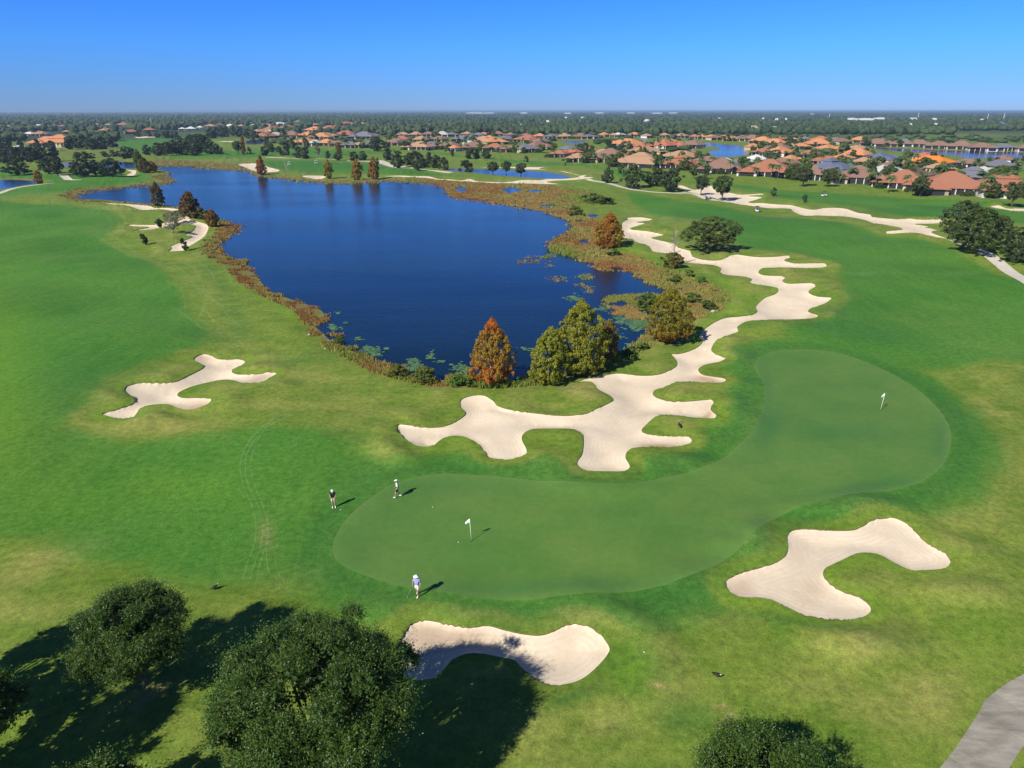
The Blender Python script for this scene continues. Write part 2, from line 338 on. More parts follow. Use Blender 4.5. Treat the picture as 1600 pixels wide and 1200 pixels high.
B_LEFT = [(159,646),(180,639),(206,629),(211.6,622),(200,615),(194,610),(198,604),(220,598),(252,596),(274,592),(292,583),(314,571),(318,567),(308,561),(301,557),(306,552),(318,548),(330,551),(342,556),(370,555),(382,558),(378,563),(362,571),(361,575),(370,580),(392,581.6),(420,579.6),(432,582),(420,590),(408,596),(390,598),(372,595),(360,590),(346,588.6),(326,592),(300,599),(282,607),(276,613),(284,618),(316,620),(330,622.4),(326,629),(310,635),(292,638),(278,635),(264,629.6),(248,628.6),(226,632),(216,638),(210,648),(194,651.6),(178,651)]
B_RIGHT = [(1134,910),(1147,900),(1172,891),(1209,880),(1225,870.6),(1231,858),(1230,839),(1237.5,828),(1256,825),(1303,827),(1337.5,825),(1366,811),(1394,807.5),(1419,817),(1437.5,835),(1459,852),(1478,862),(1486,874),(1478,885),(1444,888),(1425,888),(1400,877),(1375,864),(1356,861),(1337.5,863),(1312.5,875),(1291,886),(1286,896),(1294,908),(1312,921),(1344,931.6),(1361,946),(1358,957),(1337.5,966),(1300,967.5),(1256,961),(1219,944),(1194,935),(1156,933),(1139,924)]
B_NEAR = [(638,972),(646,965),(663,962),(682,964),(715,970),(734,972),(762.5,970),(786,977),(815,985),(843,989),(865,984),(881,977),(900,974),(919,979),(938,991),(950,1005.5),(952.5,1015),(945,1027),(929,1043.5),(910,1058),(888,1066),(869,1068),(848,1064),(831,1053),(815,1039),(803,1027),(777,1020),(751,1014),(727,1014),(708,1022),(691,1041),(675,1053),(651,1055),(632,1048),(622,1029),(625,996)]
B_UPR = [(1057,292),(1064,291),(1085,296),(1110,291),(1120,298),(1145,302),(1155.5,304),(1190.5,304),(1194,305.7),(1169.5,306.7),(1190.5,309),(1169.5,313.7),(1197.5,316),(1237.5,319.5),(1267.5,327.5),(1290,325),(1320,326),(1340,332),(1360,334.5),(1362.5,338),(1400,341),(1420,340),(1437.5,342),(1475,343.7),(1479.5,346),(1462.5,347.5),(1430,347.5),(1452.5,352),(1445,355),(1465,359),(1455,365),(1485,374),(1450,369.5),(1425,366),(1385,365),(1384,362.5),(1410,361),(1405,357.5),(1390,354),(1365,350),(1356,344.5),(1340,340),(1312.5,336),(1282.5,335),(1257.5,335),(1240,330),(1236,326),(1200,325),(1173,322.5),(1155.5,319),(1120.5,310),(1085.5,303),(1070,297)]
B_FARR = [(1547.5,322.5),(1560,321),(1575,325.5),(1600,325),(1640,327),(1640,333),(1600,330.5),(1582.5,331),(1570,327.5)]
B_UPM = [(600,275),(640,276),(670,276.4),(680,279),(720,281),(734,279),(744,282),(764,283),(796,284.4),(810,282),(840,281),(858,279),(884,279),(902,277),(906,274.4),(884,269),(850,265),(826,264),(800,262),(745,260.5),(800,260.8),(836,261),(852,261.4),(842,263),(868,267),(896,272),(904,274.4),(917,273.6),(912,276),(928,277.4),(920,280),(890,281),(866,281.6),(854,285),(873,287.4),(860,288.6),(820,288),(792,286),(750,284.4),(720,282.6),(680,280),(640,277.6)]
B_L1 = [(160,317.3),(180,318),(190,319),(217.5,320.6),(235,322),(240,324),(260,324),(280,327),(279,330),(272.5,334),(266,333),(267.5,330),(255,327),(236,327),(221,327.5),(209,325.6),(192.5,320.6),(175,319)]
B_L2 = [(200,350),(217.5,349),(245,349),(267.5,344),(286,341),(299,339),(300,341),(295,344),(321,350),(325.6,354),(324,361),(319,370),(305,379),(292,386),(287.5,390.6),(262.5,390.6),(267.5,386),(266,383),(282.5,377.5),(301,370),(289,367.5),(300,361),(304,356),(306,353),(289,350),(255,355),(240,359),(217.5,360),(208,361),(216,358),(232.5,354),(224,352),(205,351)]
B_F1 = [(372,257),(385,255),(405,257),(425,262),(437,266),(430,268),(410,269.5),(395,266)]
B_F2 = [(472,275),(500,273),(510,276),(502,279),(492,279.5),(482,277.5)]
B_F3 = [(193,264),(205,266),(213,266.6),(210,273),(197,272.6),(205,269)]
B_F4 = [(210,214),(222,213.5),(250,213.8),(240,215),(214,215.6)]
B_F5 = [(336,221),(350,220.5),(366,221),(350,222.4)]
B_F6 = [(150,232),(162,228.5),(176,225),(174,227.5),(162,231),(153,233.5)]
B_F7 = [(1508,214),(1524,213.6),(1542,215),(1525,215.8)]
BUNKERS = [('long pale sand bunker winding from the lake trees up to the far fairway', B_MAIN), ('cross shaped sand bunker in the left rough', B_LEFT), ('horseshoe sand bunker right of the green', B_RIGHT), ('two lobed bunker half shaded by the large near oak', B_NEAR), ('long ragged bunker crossing below the far fairway', B_UPR), ('small bunker at the right picture edge near the houses', B_FARR), ('thin forked bunker around the middle pond', B_UPM), ('narrow bunker along the left shore', B_L1), ('curled bunker among the young trees on the left shore', B_L2), ('pale bunker beside the rusty cypress on the far shore', B_F1), ('small bunker between two far shore cypresses', B_F2), ('pale bunker by the olive cypress on the left', B_F3), ('far left bunker below the red roofs', B_F4), ('thin far bunker right of the oak grove', B_F5), ('slanting far bunker left of the meadow', B_F6), ('far bunker beyond the canal houses', B_F7)]
GREEN = [(519,860),(521,840),(535,815),(555,793),(585,770),(615,753),(650,743),(700,738),(760,743),(820,751),(900,757),(980,756),(1040,748),(1100,730),(1145,703),(1178,670),(1194,635),(1192,600),(1179,575),(1185,561),(1210,551),(1260,547),(1320,554),(1380,576),(1430,603),(1465,634),(1484,665),(1486,695),(1474,725),(1445,750),(1400,765),(1320,778),(1250,792),(1210,810),(1182,835),(1150,865),(1105,892),(1040,915),(960,930),(860,934),(760,930),(680,922),(610,908),(560,892),(530,878)]
FAIRWAYS = [
 [(-400,310),(-50,312),(60,318),(120,322),(170,330),(190,345),(170,362),(160,375),(190,390),(235,408),(262,430),(285,460),(300,490),(320,510),(318,530),(290,545),(250,560),(200,580),(160,600),(130,640),(110,660),(100,668),(150,680),(220,685),(300,676),(380,667),(440,665),(500,675),(550,695),(590,715),(620,735),(560,775),(515,830),(510,870),(480,895),(420,915),(330,920),(200,885),(120,870),(60,840),(0,845),(-400,850)],
 [(980,300),(1060,312),(1130,325),(1200,340),(1300,346),(1380,368),(1440,375),(1500,398),(1545,415),(1570,430),(1750,480),(1750,570),(1560,560),(1480,575),(1400,575),(1330,560),(1250,545),(1228,520),(1250,505),(1300,490),(1320,470),(1312,440),(1300,415),(1250,395),(1160,385),(1130,350),(1060,340),(1010,330)],
 [(1060,282),(1110,284),(1250,298),(1400,308),(1500,314),(1760,330),(1760,362),(1500,342),(1420,336),(1340,324),(1240,314),(1190,302),(1120,290)],
 [(400,250),(480,252),(560,255),(640,264),(720,274),(740,278),(690,274),(600,273),(500,270),(420,262)],
 [(930,262),(800,255),(700,240),(640,238),(580,240),(500,246),(430,242),(430,232),(520,234),(620,236),(740,246),(900,256),(1000,268),(1060,276),(1050,284),(980,280)],
 [(180,216),(260,214),(300,222),(235,240),(200,238)],[(300,240),(420,232),(520,236),(400,246),(250,248),(230,250)],[(-100,262),(0,262),(90,274),(200,270),(240,270),(240,282),(150,292),(95,300),(0,305),(-100,306)]]
MARSH = {
 'left': [(335,345),(341,353),(337,366),(320,381),(320,396),(337,407),(356,417),(362,422),(385,447),(420,465),(455,480),(475,495),(480,510),(500,530),(525,547),(552,562),(595,582),(625,590),(662,597),(700,605),(735,603),(735,590),(705,583),(690,592),(660,587),(640,575),(612,568),(590,564),(565,551),(555,540),(535,542),(517,531),(540,526),(545,519),(520,520),(500,519),(485,507),(512,496),(502,482),(480,474),(450,463),(422,453),(402,440),(402,427),(380,412),(386,405),(362,403),(345,392),(341,381),(355,370),(371,362),(377,352),(362,346),(345,341)],
 'far': [(236,257),(250,250),(300,252),(350,256),(388,260),(400,269),(450,276),(512,282),(600,280),(640,279),(700,283),(690,288),(632,284),(600,283.5),(550,286),(512,286),(450,280),(395,273),(385,267),(337,265),(292,260),(254,260)],
 'inlet': [(96,306),(110,298),(150,293),(205,288),(255,283),(240,279),(236,275),(258,270),(272,270),(262,274),(274,280),(268,286),(205,292),(142,298.5),(118,308),(130,312),(205,317),(300,326),(290,328),(200,319),(120,314)],
 'ne': [(640,279),(690,281),(740,284),(800,289),(850,290),(885,293),(915,297),(948,311),(935,318),(905,322),(900,330),(915,336),(905,342),(880,339),(850,329),(810,322),(780,317),(730,311),(702,305),(695,294),(670,286)],
 'east': [(888,345),(930,340),(932,352),(930,362),(942,386),(960,393),(985,398),(1010,405),(1040,422),(1066,430),(1095,440),(1120,450),(1135,462),(1132,478),(1110,488),(1085,500),(1070,512),(1050,505),(1052,480),(1056,466),(1050,452),(1038,445),(1004,436),(985,422),(965,416),(950,420),(925,412),(905,404),(880,395),(860,389),(856,379),(880,365),(893,356)],
 'cove': [(1008,522),(1028,512),(1040,520),(1020,535),(990,552),(960,564),(930,576),(900,586),(890,582),(930,565),(960,553),(985,542)],
 'south': [(700,604),(700,588),(720,584),(742,592),(800,596),(820,589),(838,583),(850,590),(830,600),(770,604),(735,606)]}

# ------------------------------------------------------------ terrain: one triangulation in the plane, regions share their edges
und1 = Noise(46, 7, 3); und2 = Noise(17, 7, 4); nzA = Noise(9, 7, 5); nzB = Noise(30, 7, 6)
regions = []          # (kind, name/label, outline px)
for nme, p_ in PONDS: regions.append(('water', nme, smooth(p_, 3)))
# the lake outline lies on the water plane: shift to the z=0 plane's pixels where the same world point falls
for i, (k, nme, p_) in enumerate(regions):
    x, y = G(p_[:, 0], p_[:, 1], Z_WATER); a, c_, _ = PX(x, y, 0.0); regions[i] = (k, nme, np.stack([a, c_], 1))
for lab, p_ in BUNKERS: regions.append(('sand', lab, smooth(p_, 3)))
regions.append(('green', 'putting_green', smooth(GREEN, 5)))
def ribbon(line, wm):
    l = smooth(line, 8, False); x, y = G(l[:, 0], l[:, 1]); dx = np.gradient(x); dy = np.gradient(y); L = np.hypot(dx, dy) + 1e-9
    a = np.stack([x - dy / L * wm / 2, y + dx / L * wm / 2], 1); c_ = np.stack([x + dy / L * wm / 2, y - dx / L * wm / 2], 1)
    r = np.concatenate([a, c_[::-1]]); p, q, _ = PX(r[:, 0], r[:, 1], 0.0); return np.stack([p, q], 1)
PATHS = [('pale cart path curving past the middle bunker and oaks', [(918,281),(950,286),(970,292),(1007,298),(1075,302.5),(1112,311),(1160,319.5)], 3.2),
 ('cart path running under the right hand oaks', [(1484,373.5),(1505,382),(1530,393),(1552,403),(1570,413),(1590,427),(1615,445),(1680,490)], 3.0),
 ('thin cart path across the far shore fairway', [(415,246),(440,246.5),(475,248),(520,249.5),(555,250.5),(590,254),(615,259),(650,263),(687,267),(705,269.5)], 4.0),
 ('cart path beside the pond at the left edge', [(-60,309),(0,300),(25,293.5),(50,289.5),(85,286.5)], 2.6),
 ('short forked cart path on the left meadow', [(98,274),(107,280.5),(127,281)], 4.0),
 ('sandy path between the grouped oaks', [(590,251),(605,255.5),(625,260),(640,262.5)], 7.0)]
for lab, l_, w_ in PATHS: regions.append(('path', lab, ribbon(l_, w_)))
STREETS = [[(1000,225),(1006,218),(1012,212),(1025,208)], [(470,226),(560,220),(640,222)], [(1180,250),(1240,236),(1290,232)]]
for l_ in STREETS: regions.append(('road', 'street', ribbon(l_, 8.0)))

pts = []; edges = []
def addpoly(p):
    n = len(pts); pts.extend([tuple(q) for q in p]); edges.extend([(n + i, n + (i + 1) % len(p)) for i in range(len(p))])
for r_ in regions: addpoly(r_[2])
# mowing streaks and tyre tracks: attribute lines
def sc_(l, ox, oy, k): return [(ox + a / k, oy + b_ / k) for a, b_ in l]
TRACKS = [sc_(l, 0, 640, 3.077) for l in (
 [(1390,15),(1320,40),(1260,80),(1195,150),(1160,230),(1155,300),(1175,380),(1210,460),(1228,540),(1222,640),(1190,740),(1165,840)],
 [(1400,25),(1340,50),(1285,85),(1215,155),(1182,230),(1180,300),(1200,380),(1240,460),(1262,540),(1255,640),(1225,740),(1200,840)],
 [(1330,20),(1280,80),(1235,150),(1208,230),(1208,300),(1230,380),(1265,460),(1286,540),(1280,640),(1250,740),(1225,880)],
 [(1290,600),(1280,700),(1300,800),(1340,860),(1400,900)],[(1330,640),(1320,720),(1340,790),(1380,850)])]
MOW = [sc_(l, 0, 300, 3.333) for l in (
 [(830,370),(900,400),(970,450),(1040,520),(1060,580),(1040,640)],[(900,370),(960,420),(1020,480),(1080,540),(1140,580),(1200,615)],
 [(960,360),(1010,400),(1040,450),(1070,500)],[(1040,370),(1100,420),(1115,460)],[(1160,390),(1190,430),(1200,470)],
 [(870,460),(940,500),(960,560),(960,600)],[(920,600),(980,650),(1050,700)],[(1000,560),(1050,600),(1130,680),(1150,740)],[(1060,500),(1120,560),(1190,640),(1260,700)],
 [(500,230),(580,270),(680,320),(780,345),(840,360)],[(560,220),(640,260),(700,300)],[(560,130),(580,160),(560,200)],[(620,110),(650,140),(640,170)],[(680,105),(720,130),(700,155)],[(760,100),(790,120),(770,150)])]
TR_W, MW_W = 2.4, 5.0
for l_ in TRACKS + MOW:
    s_ = smooth(l_, 4, False); wd = TR_W if l_ in TRACKS else MW_W
    d_ = np.gradient(s_, axis=0); d_ /= np.linalg.norm(d_, axis=1)[:, None] + 1e-9; nrm = np.stack([-d_[:, 1], d_[:, 0]], 1)
    for off in (-1, 0, 1): pts.extend([tuple(q) for q in (s_ + nrm * off * wd * 0.6)])
for r_ in regions:
    if r_[0] in ('sand', 'green'):
        p = r_[2]; x, y = G(p[:, 0], p[:, 1])
        if y.min() > 260: continue
        W_ = np.stack([x, y], 1); d_ = np.roll(W_, -1, 0) - np.roll(W_, 1, 0); d_ /= np.linalg.norm(d_, axis=1)[:, None] + 1e-9; nr_ = np.stack([-d_[:, 1], d_[:, 0]], 1)
        for off in (-1.6, -.8, -.35, .35, .8, 1.6):
            q = W_ + nr_ * off
            if abs(off) > 1: q = q[::2]
            a, c_, _ = PX(q[:, 0], q[:, 1], 0.0); pts.extend(list(zip(a, c_)))
# jittered grid, fine in the photograph's view, coarser outside it
gx = []; gy = []
def grid(x0, x1, y0, y1, dx, dy):
    X, Y = np.meshgrid(np.arange(x0, x1, dx), np.arange(y0, y1, dy)); j = np.indices(X.shape)[0] % 2 * dx / 2
    gx.append((X + j + RNG.uniform(-.25, .25, X.shape) * dx).ravel()); gy.append((Y + RNG.uniform(-.25, .25, X.shape) * dy).ravel())
grid(-60, 1660, 200, 420, 5, 2.6); grid(-60, 1660, 420, 1230, 6, 4.6)
grid(-900, 2500, 176.3, 200, 24, 2.4); grid(-900, -60, 200, 1230, 30, 14); grid(1660, 2500, 200, 1230, 30, 14); grid(-900, 2500, 1232, 2000, 40, 30)
gx = np.concatenate(gx); gy = np.concatenate(gy)
# keep grid points off the outlines
allp = np.array(pts); cell = {}
for a_, b_ in allp: cell[(int(a_ // 3), int(b_ // 2))] = 1
keep = np.array([(int(a_ // 3), int(b_ // 2)) not in cell for a_, b_ in zip(gx, gy)])
pts += list(zip(gx[keep], gy[keep]))
for yb in (174.6, 175.4): pts += [(x_, yb) for x_ in np.arange(-900, 2501, 100)]
pts += [(-900, 2001), (2500, 2001)]
vv, ee, ff = delaunay_2d_cdt([Vector(p) for p in pts], edges, [], 0, 1e-5, False)[:3]
VP = np.array([(v.x, v.y) for v in vv]); TF = np.array([f for f in ff if len(f) == 3], np.int64)
VX, VY = G(VP[:, 0], VP[:, 1])
CX = VP[TF].mean(1)[:, 0]; CY = VP[TF].mean(1)[:, 1]
reg = np.full(len(TF), -1)
for prio in ('path', 'road', 'green', 'sand', 'water'):
    for i, r_ in enumerate(regions):
        if r_[0] == prio: reg[pip(CX, CY, r_[2])] = i
def world_outline(p): x, y = G(p[:, 0], p[:, 1]); return np.stack([x, y], 1)
WO = [world_outline(r_[2]) for r_ in regions]
d_water = np.full(len(VX), 14.0); d_sand = np.full(len(VX), 12.0); d_green = np.full(len(VX), 10.0); d_path = np.full(len(VX), 3.0)
for i, r_ in enumerate(regions):
    if r_[0] == 'water': d_water = np.minimum(d_water, pdist(VX, VY, WO[i], 14.0))
    if r_[0] == 'sand': d_sand = np.minimum(d_sand, pdist(VX, VY, WO[i], 12.0))
    if r_[0] == 'green': d_green = np.minimum(d_green, pdist(VX, VY, WO[i], 10.0))
def in_kind(k):
    m = np.zeros(len(VX), bool)
    for i, r_ in enumerate(regions):
        if r_[0] == k: m |= pip(VP[:, 0], VP[:, 1], r_[2])
    return m
in_w = in_kind('water'); in_s = in_kind('sand'); in_g = in_kind('green')
dist = np.hypot(VX, VY)
fadeU = sstep(2500, 600, dist)
flat = np.where(in_g, 0.45, 1 - 0.55 * np.exp(-d_green / 5))
Z = (0.30 * und1(VX, VY) + 0.09 * und2(VX, VY)) * flat * fadeU
Z += 0.42 * np.exp(-((d_sand - 2.6) / 2.0) ** 2) * (0.55 + 0.45 * nzA(VX, VY)) * (~in_s) * fadeU * (d_sand < 11.9)
Z *= sstep(0.0, 13.0, d_water)
Z += np.where(in_w, 0, 1) * Z_WATER * (1 - sstep(0.0, 5.0, d_water))      # bank down to the water
Z[in_w] = Z_WATER
Z_ground = Z.copy()
ON_SAND = d_sand < 1e-3
Z_sand = Z - 0.10 - np.where(in_s, 0.45 * (1 - np.exp(-d_sand / 1.6)) - 0.10 * nzA(VX, VY) * sstep(0, 2, d_sand), 0)
# grass attributes -------------------------------------------------
PXv, PYv = VP[:, 0], VP[:, 1]
fair = np.zeros(len(VX))
for f_ in FAIRWAYS:
    o_ = world_outline(smooth(f_, 12)); ins = pip(PXv, PYv, smooth(f_, 12)); dd = pdist(VX, VY, o_, 4.0)
    fair = np.maximum(fair, np.clip(0.5 + np.where(ins, dd, -dd) / 5.0, 0, 1))
fair *= sstep(1.0, 4.0, d_sand) * 0.9 + 0.1
fair *= sstep(3.0, 9.0, d_water)
fair = np.maximum(fair, 0.85 * sstep(7.5, 2.5, d_green) * sstep(.5, 2.5, d_sand))
def blob(lst):
    o = np.zeros(len(VX))
    for x_, y_, sx, sy, a, *r in lst:
        th = R(r[0]) if r else 0; dx = PXv - x_; dy = PYv - y_
        u = (dx * math.cos(th) + dy * math.sin(th)) / sx; v_ = (-dx * math.sin(th) + dy * math.cos(th)) / sy
        o = np.maximum(o, a * np.exp(-(u * u + v_ * v_)))
    return o
nA = nzA(VX, VY); nB = nzB(VX, VY)
ring = np.exp(-((d_sand - 3.0) / 2.6) ** 2) * (d_sand < 11.9)
dry = 0.42 * ring * (0.6 + 0.5 * nA) + 0.16 * (0.5 + 0.5 * nB)
dry = np.maximum(dry, blob([(60,880,120,26,.95,-22),(20,950,120,40,.5),(130,855,60,14,.8,-15),(230,660,130,22,.75,5),(270,640,80,14,.6),(480,585,70,18,.55,5),(560,640,90,24,.5,8),(430,630,90,16,.45),
 (1330,985,90,40,.75),(1450,1080,90,55,.85),(1380,1110,110,34,.9,10),(1300,1060,70,50,.55),(1480,820,60,60,.6,40),(1560,760,60,90,.45),(1540,900,70,60,.4),(1090,960,90,30,.55),(900,960,120,14,.75,5),(740,950,90,12,.8,5),
 (960,1130,80,50,.6),(850,1150,80,50,.55),(1560,540,80,14,.6,5),(1480,500,120,22,.45,5),(1420,640,60,40,.25),(1530,640,70,50,.5),(1160,570,24,40,.35),(1330,390,60,8,.2),(480,900,50,24,.7),(400,900,60,14,.35),
 (160,328,60,4,.7),(300,400,30,6,.6),(170,350,30,4,.6,0),(150,360,22,8,.75),(260,380,40,7,.5,15),(330,450,30,16,.3,45),(390,540,60,16,.35,20),(1210,435,20,5,.9),(1340,388,30,3,.7),(1050,392,30,5,.4),(1130,415,30,4,.3),(1090,398,22,3.5,.6),
 (80,230,80,5,.5),(940,268,100,3,.5),(1100,290,60,3,.3),(1270,313,60,2.5,.6),(1330,348,50,5,.5,12),(1390,358,30,3,.4,5),(830,630,70,12,.55),(900,620,30,10,.5),(870,790,40,6,.0),(1060,640,40,8,.6),(1090,610,40,6,.5),(1010,610,50,8,.3),
 (330,985,70,18,.2),(240,1090,50,20,.8,-25),(190,1120,60,14,.6,-20),(60,300,90,4,.4),(330,250,120,6,.45),(960,700,40,10,.5),(900,740,20,8,.6),(1220,550,60,8,.35),(1170,525,40,10,.4),(1480,640,30,60,.35,20)]))
dry *= np.where(fair > 0.5, 0.75, 1.0)
deep = 0.42 * np.exp(-((d_green - 1.4) / 1.7) ** 2) * (~in_g)
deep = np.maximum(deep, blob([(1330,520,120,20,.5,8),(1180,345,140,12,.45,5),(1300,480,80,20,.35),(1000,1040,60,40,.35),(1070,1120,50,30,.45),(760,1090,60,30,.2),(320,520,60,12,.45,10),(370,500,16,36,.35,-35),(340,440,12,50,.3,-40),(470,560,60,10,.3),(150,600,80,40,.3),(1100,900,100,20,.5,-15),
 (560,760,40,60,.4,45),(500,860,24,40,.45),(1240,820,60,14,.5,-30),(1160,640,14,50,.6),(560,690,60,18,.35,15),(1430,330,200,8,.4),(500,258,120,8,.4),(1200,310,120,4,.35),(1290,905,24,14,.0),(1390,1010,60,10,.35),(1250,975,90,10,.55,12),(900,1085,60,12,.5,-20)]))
lime = 0.55 * np.exp(-((d_sand - 0.6) / 0.8) ** 2) * (0.55 + 0.45 * nB) * (d_sand < 11.9)
lime = np.maximum(lime, blob([(1170,475,30,9,.95,50),(1130,440,26,5,.9,28),(1150,485,34,12,.8,15),(1120,500,20,10,.6),(930,395,30,8,.4,30),(0,620,60,180,.55),(60,770,120,60,.3),(280,760,100,30,.3),(990,395,26,6,.6,20),(1035,410,30,5,.6,28),(420,470,50,3,.6,25),(450,490,30,10,.35,40),(490,520,22,5,.5,50),
 (250,610,60,8,.4,-20),(300,620,40,6,.6),(340,585,40,6,.4),(240,640,30,3,.5),(990,1050,30,20,.5),(1530,1000,60,60,.4),(345,365,8,30,.5,20),(1200,520,60,10,.3),(970,720,20,10,.3),(600,700,60,12,.3)]))
bare = blob([(1127,1103,12,4,.8),(1140,1118,9,8,.7),(1132,1132,12,5,.7),(1030,1075,14,4,.8,15),(100,1110,1,1,0),(235,1105,36,8,.6,-35),(325,1048,14,5,.5),(950,1130,30,14,.25),(905,607,26,8,.7),(760,602,90,2.2,.8),(1040,535,24,3,.5),(1000,553,6,2,.5),(1132,416,12,2,.3),(400,668,1,1,0),(415,835,14,24,.35),(1600,1065,22,10,.6),(870,250,60,2,.3),(1090,400,26,3.2,.45),(1218,437,16,3.6,.8),(915,607,16,6,.5),(560,275,30,1.2,.6),(780,281,40,1.2,.4)])
marsh = np.zeros(len(VX))
for k_, p_ in MARSH.items():
    ps = smooth(p_, 5); ins = pip(PXv, PYv, ps); dd = pdist(VX, VY, world_outline(ps), 3.0); marsh = np.maximum(marsh, np.clip(0.4 + np.where(ins, dd, -dd) / 1.0, 0, 1))
marsh = np.maximum(marsh, np.where(dist < 700, np.exp(-d_water / 1.0), np.exp(-d_water / 2.5)) * 0.9)
marsh = np.maximum(marsh, blob([(190,240,60,6,.45),(120,240,40,5,.5),(300,252,90,4,.5)]))
woodA = np.clip(sstep(950, 1200, dist) - blob([(1300,208,160,4,.8),(1500,212,160,5,.9),(330,210,60,3,.6),(1150,207,60,3,.4)]), 0, 1)
streak = np.zeros(len(VX))
for l_ in TRACKS + MOW:
    s_ = smooth(l_, 4, False); wd, am = (TR_W, .5) if l_ in TRACKS else (MW_W, .27)
    streak = np.maximum(streak, am * np.clip(1 - pdist(PXv, PYv, s_, wd, False) / (wd * 0.6), 0, 1))
streak = np.maximum(streak, blob([(1500,425,12,3,.3,-20),(1520,423,12,3,.3,-20),(1480,428,12,3,.3,-20),(1350,430,20,3,.3),(990,330,50,2,.3,12),(1035,345,8,10,.25)]))

BVH_V = []; BVH_F = []
def region_mesh(name, tri, z, material, attrs):
    used, inv = np.unique(tri, return_inverse=True); F = inv.reshape(-1, 3)
    V = np.stack([VX[used], VY[used], z[used]], 1)
    a, b_, c_ = V[F[:, 0]], V[F[:, 1]], V[F[:, 2]]
    flip = ((b_[:, 0] - a[:, 0]) * (c_[:, 1] - a[:, 1]) - (b_[:, 1] - a[:, 1]) * (c_[:, 0] - a[:, 0])) < 0
    F[flip] = F[flip][:, ::-1]
    n0 = sum(len(q) for q in BVH_V); BVH_V.append(V); BVH_F.append(F + n0)
    return mesh_np(name, V, F, material, True, {k: v[used] for k, v in attrs.items()})
land = TF[reg == -1]
gm = region_mesh('ground', land, Z_ground, M_GRASS, dict(fair=fair, dry=dry, deep=deep, lime=lime, bare=bare, marsh=marsh, wood=woodA, streak=streak))
tag(obj('ground', gm), 'mown golf course grass reaching to the horizon', kind='structure')
# ground continuing behind the camera
yb_ = float(G(800, 2001)[1])
tag(MB().poly([(-900, -400, -0.3), (900, -400, -0.3), (900, yb_ + 6, -0.3), (-900, yb_ + 6, -0.3)]).build('ground', M_GRASS), 'mown golf course grass under the camera', kind='structure')
for i, (k_, nme, p_) in enumerate(regions):
    tr = TF[reg == i]
    if len(tr) == 0: continue
    if k_ == 'water':
        me = region_mesh(nme, tr, np.full(len(VX), Z_WATER), M_WATER, {})
        lab = {'lake': 'large blue lake in the middle of the golf course', 'pond': 'small blue pond', 'marsh_pool': 'open pool inside the reed marsh'}[nme]
        tag(obj(nme, me), lab, kind='structure')
    elif k_ == 'sand':
        ins = pip(VX, VY, WO[i])
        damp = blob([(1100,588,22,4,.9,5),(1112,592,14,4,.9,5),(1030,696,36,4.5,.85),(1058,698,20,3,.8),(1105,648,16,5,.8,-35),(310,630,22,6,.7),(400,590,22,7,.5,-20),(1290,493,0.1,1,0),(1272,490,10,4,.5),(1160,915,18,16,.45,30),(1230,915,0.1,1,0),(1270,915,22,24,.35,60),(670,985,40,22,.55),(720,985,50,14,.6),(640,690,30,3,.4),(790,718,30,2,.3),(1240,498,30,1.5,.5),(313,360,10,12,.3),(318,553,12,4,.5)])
        me = region_mesh('sand_bunker', tr, Z_sand, M_SAND, dict(sd=d_sand, damp=damp))
        o = tag(obj('sand_bunker', me), nme, kind='structure')
    elif k_ == 'green':
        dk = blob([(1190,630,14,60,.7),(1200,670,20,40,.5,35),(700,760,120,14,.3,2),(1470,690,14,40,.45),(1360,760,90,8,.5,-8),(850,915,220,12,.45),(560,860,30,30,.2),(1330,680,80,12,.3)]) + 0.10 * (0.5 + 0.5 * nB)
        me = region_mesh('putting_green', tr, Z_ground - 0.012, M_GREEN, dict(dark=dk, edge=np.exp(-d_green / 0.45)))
        tag(obj('putting_green', me), 'kidney shaped close mown putting green with two flags', kind='structure')
    elif k_ == 'path': tag(obj('cart_path', region_mesh('cart_path', tr, Z_ground, M_PATH, {})), nme, kind='structure')
    elif k_ == 'road': tag(obj('street', region_mesh('street', tr, Z_ground, M_ROAD, {})), 'grey residential street between the houses', kind='structure')
# turf lips round the sand: short vertical faces from the grass edge down to the sand
lab_of = {}
key = lambda a, b_: (a, b_) if a < b_ else (b_, a)
is_s = np.array([regions[r_][0] == 'sand' if r_ >= 0 else False for r_ in reg])
es = {}
for ti in np.nonzero(is_s)[0]:
    f = TF[ti]
    for a, b_ in ((f[0], f[1]), (f[1], f[2]), (f[2], f[0])):
        k_ = key(a, b_)
        if k_ in es: es[k_] = None
        else: es[k_] = reg[ti]
lips = {}
for (a, b_), r_ in es.items():
    if r_ is None: continue
    lips.setdefault(r_, []).append((a, b_))
lipm = MB()
for r_, L_ in lips.items():
    for a, b_ in L_:
        lipm.poly([(VX[a], VY[a], Z_ground[a] + .004), (VX[b_], VY[b_], Z_ground[b_] + .004), (VX[b_], VY[b_], Z_sand[b_] - .05), (VX[a], VY[a], Z_sand[a] - .05)])
tag(lipm.build('bunker_lip', M_LIP), 'cut turf edges around the bunkers', kind='structure')
bvh = BVHTree.FromPolygons([tuple(v) for v in np.concatenate(BVH_V).tolist()], np.concatenate(BVH_F).tolist())
def zat(x, y):
    h = bvh.ray_cast(Vector((x, y, 50)), Vector((0, 0, -1)))
    return h[0].z if h[0] else 0.0
def at(px, py):
    x, y = Gp(px, py); return x, y, zat(x, y)
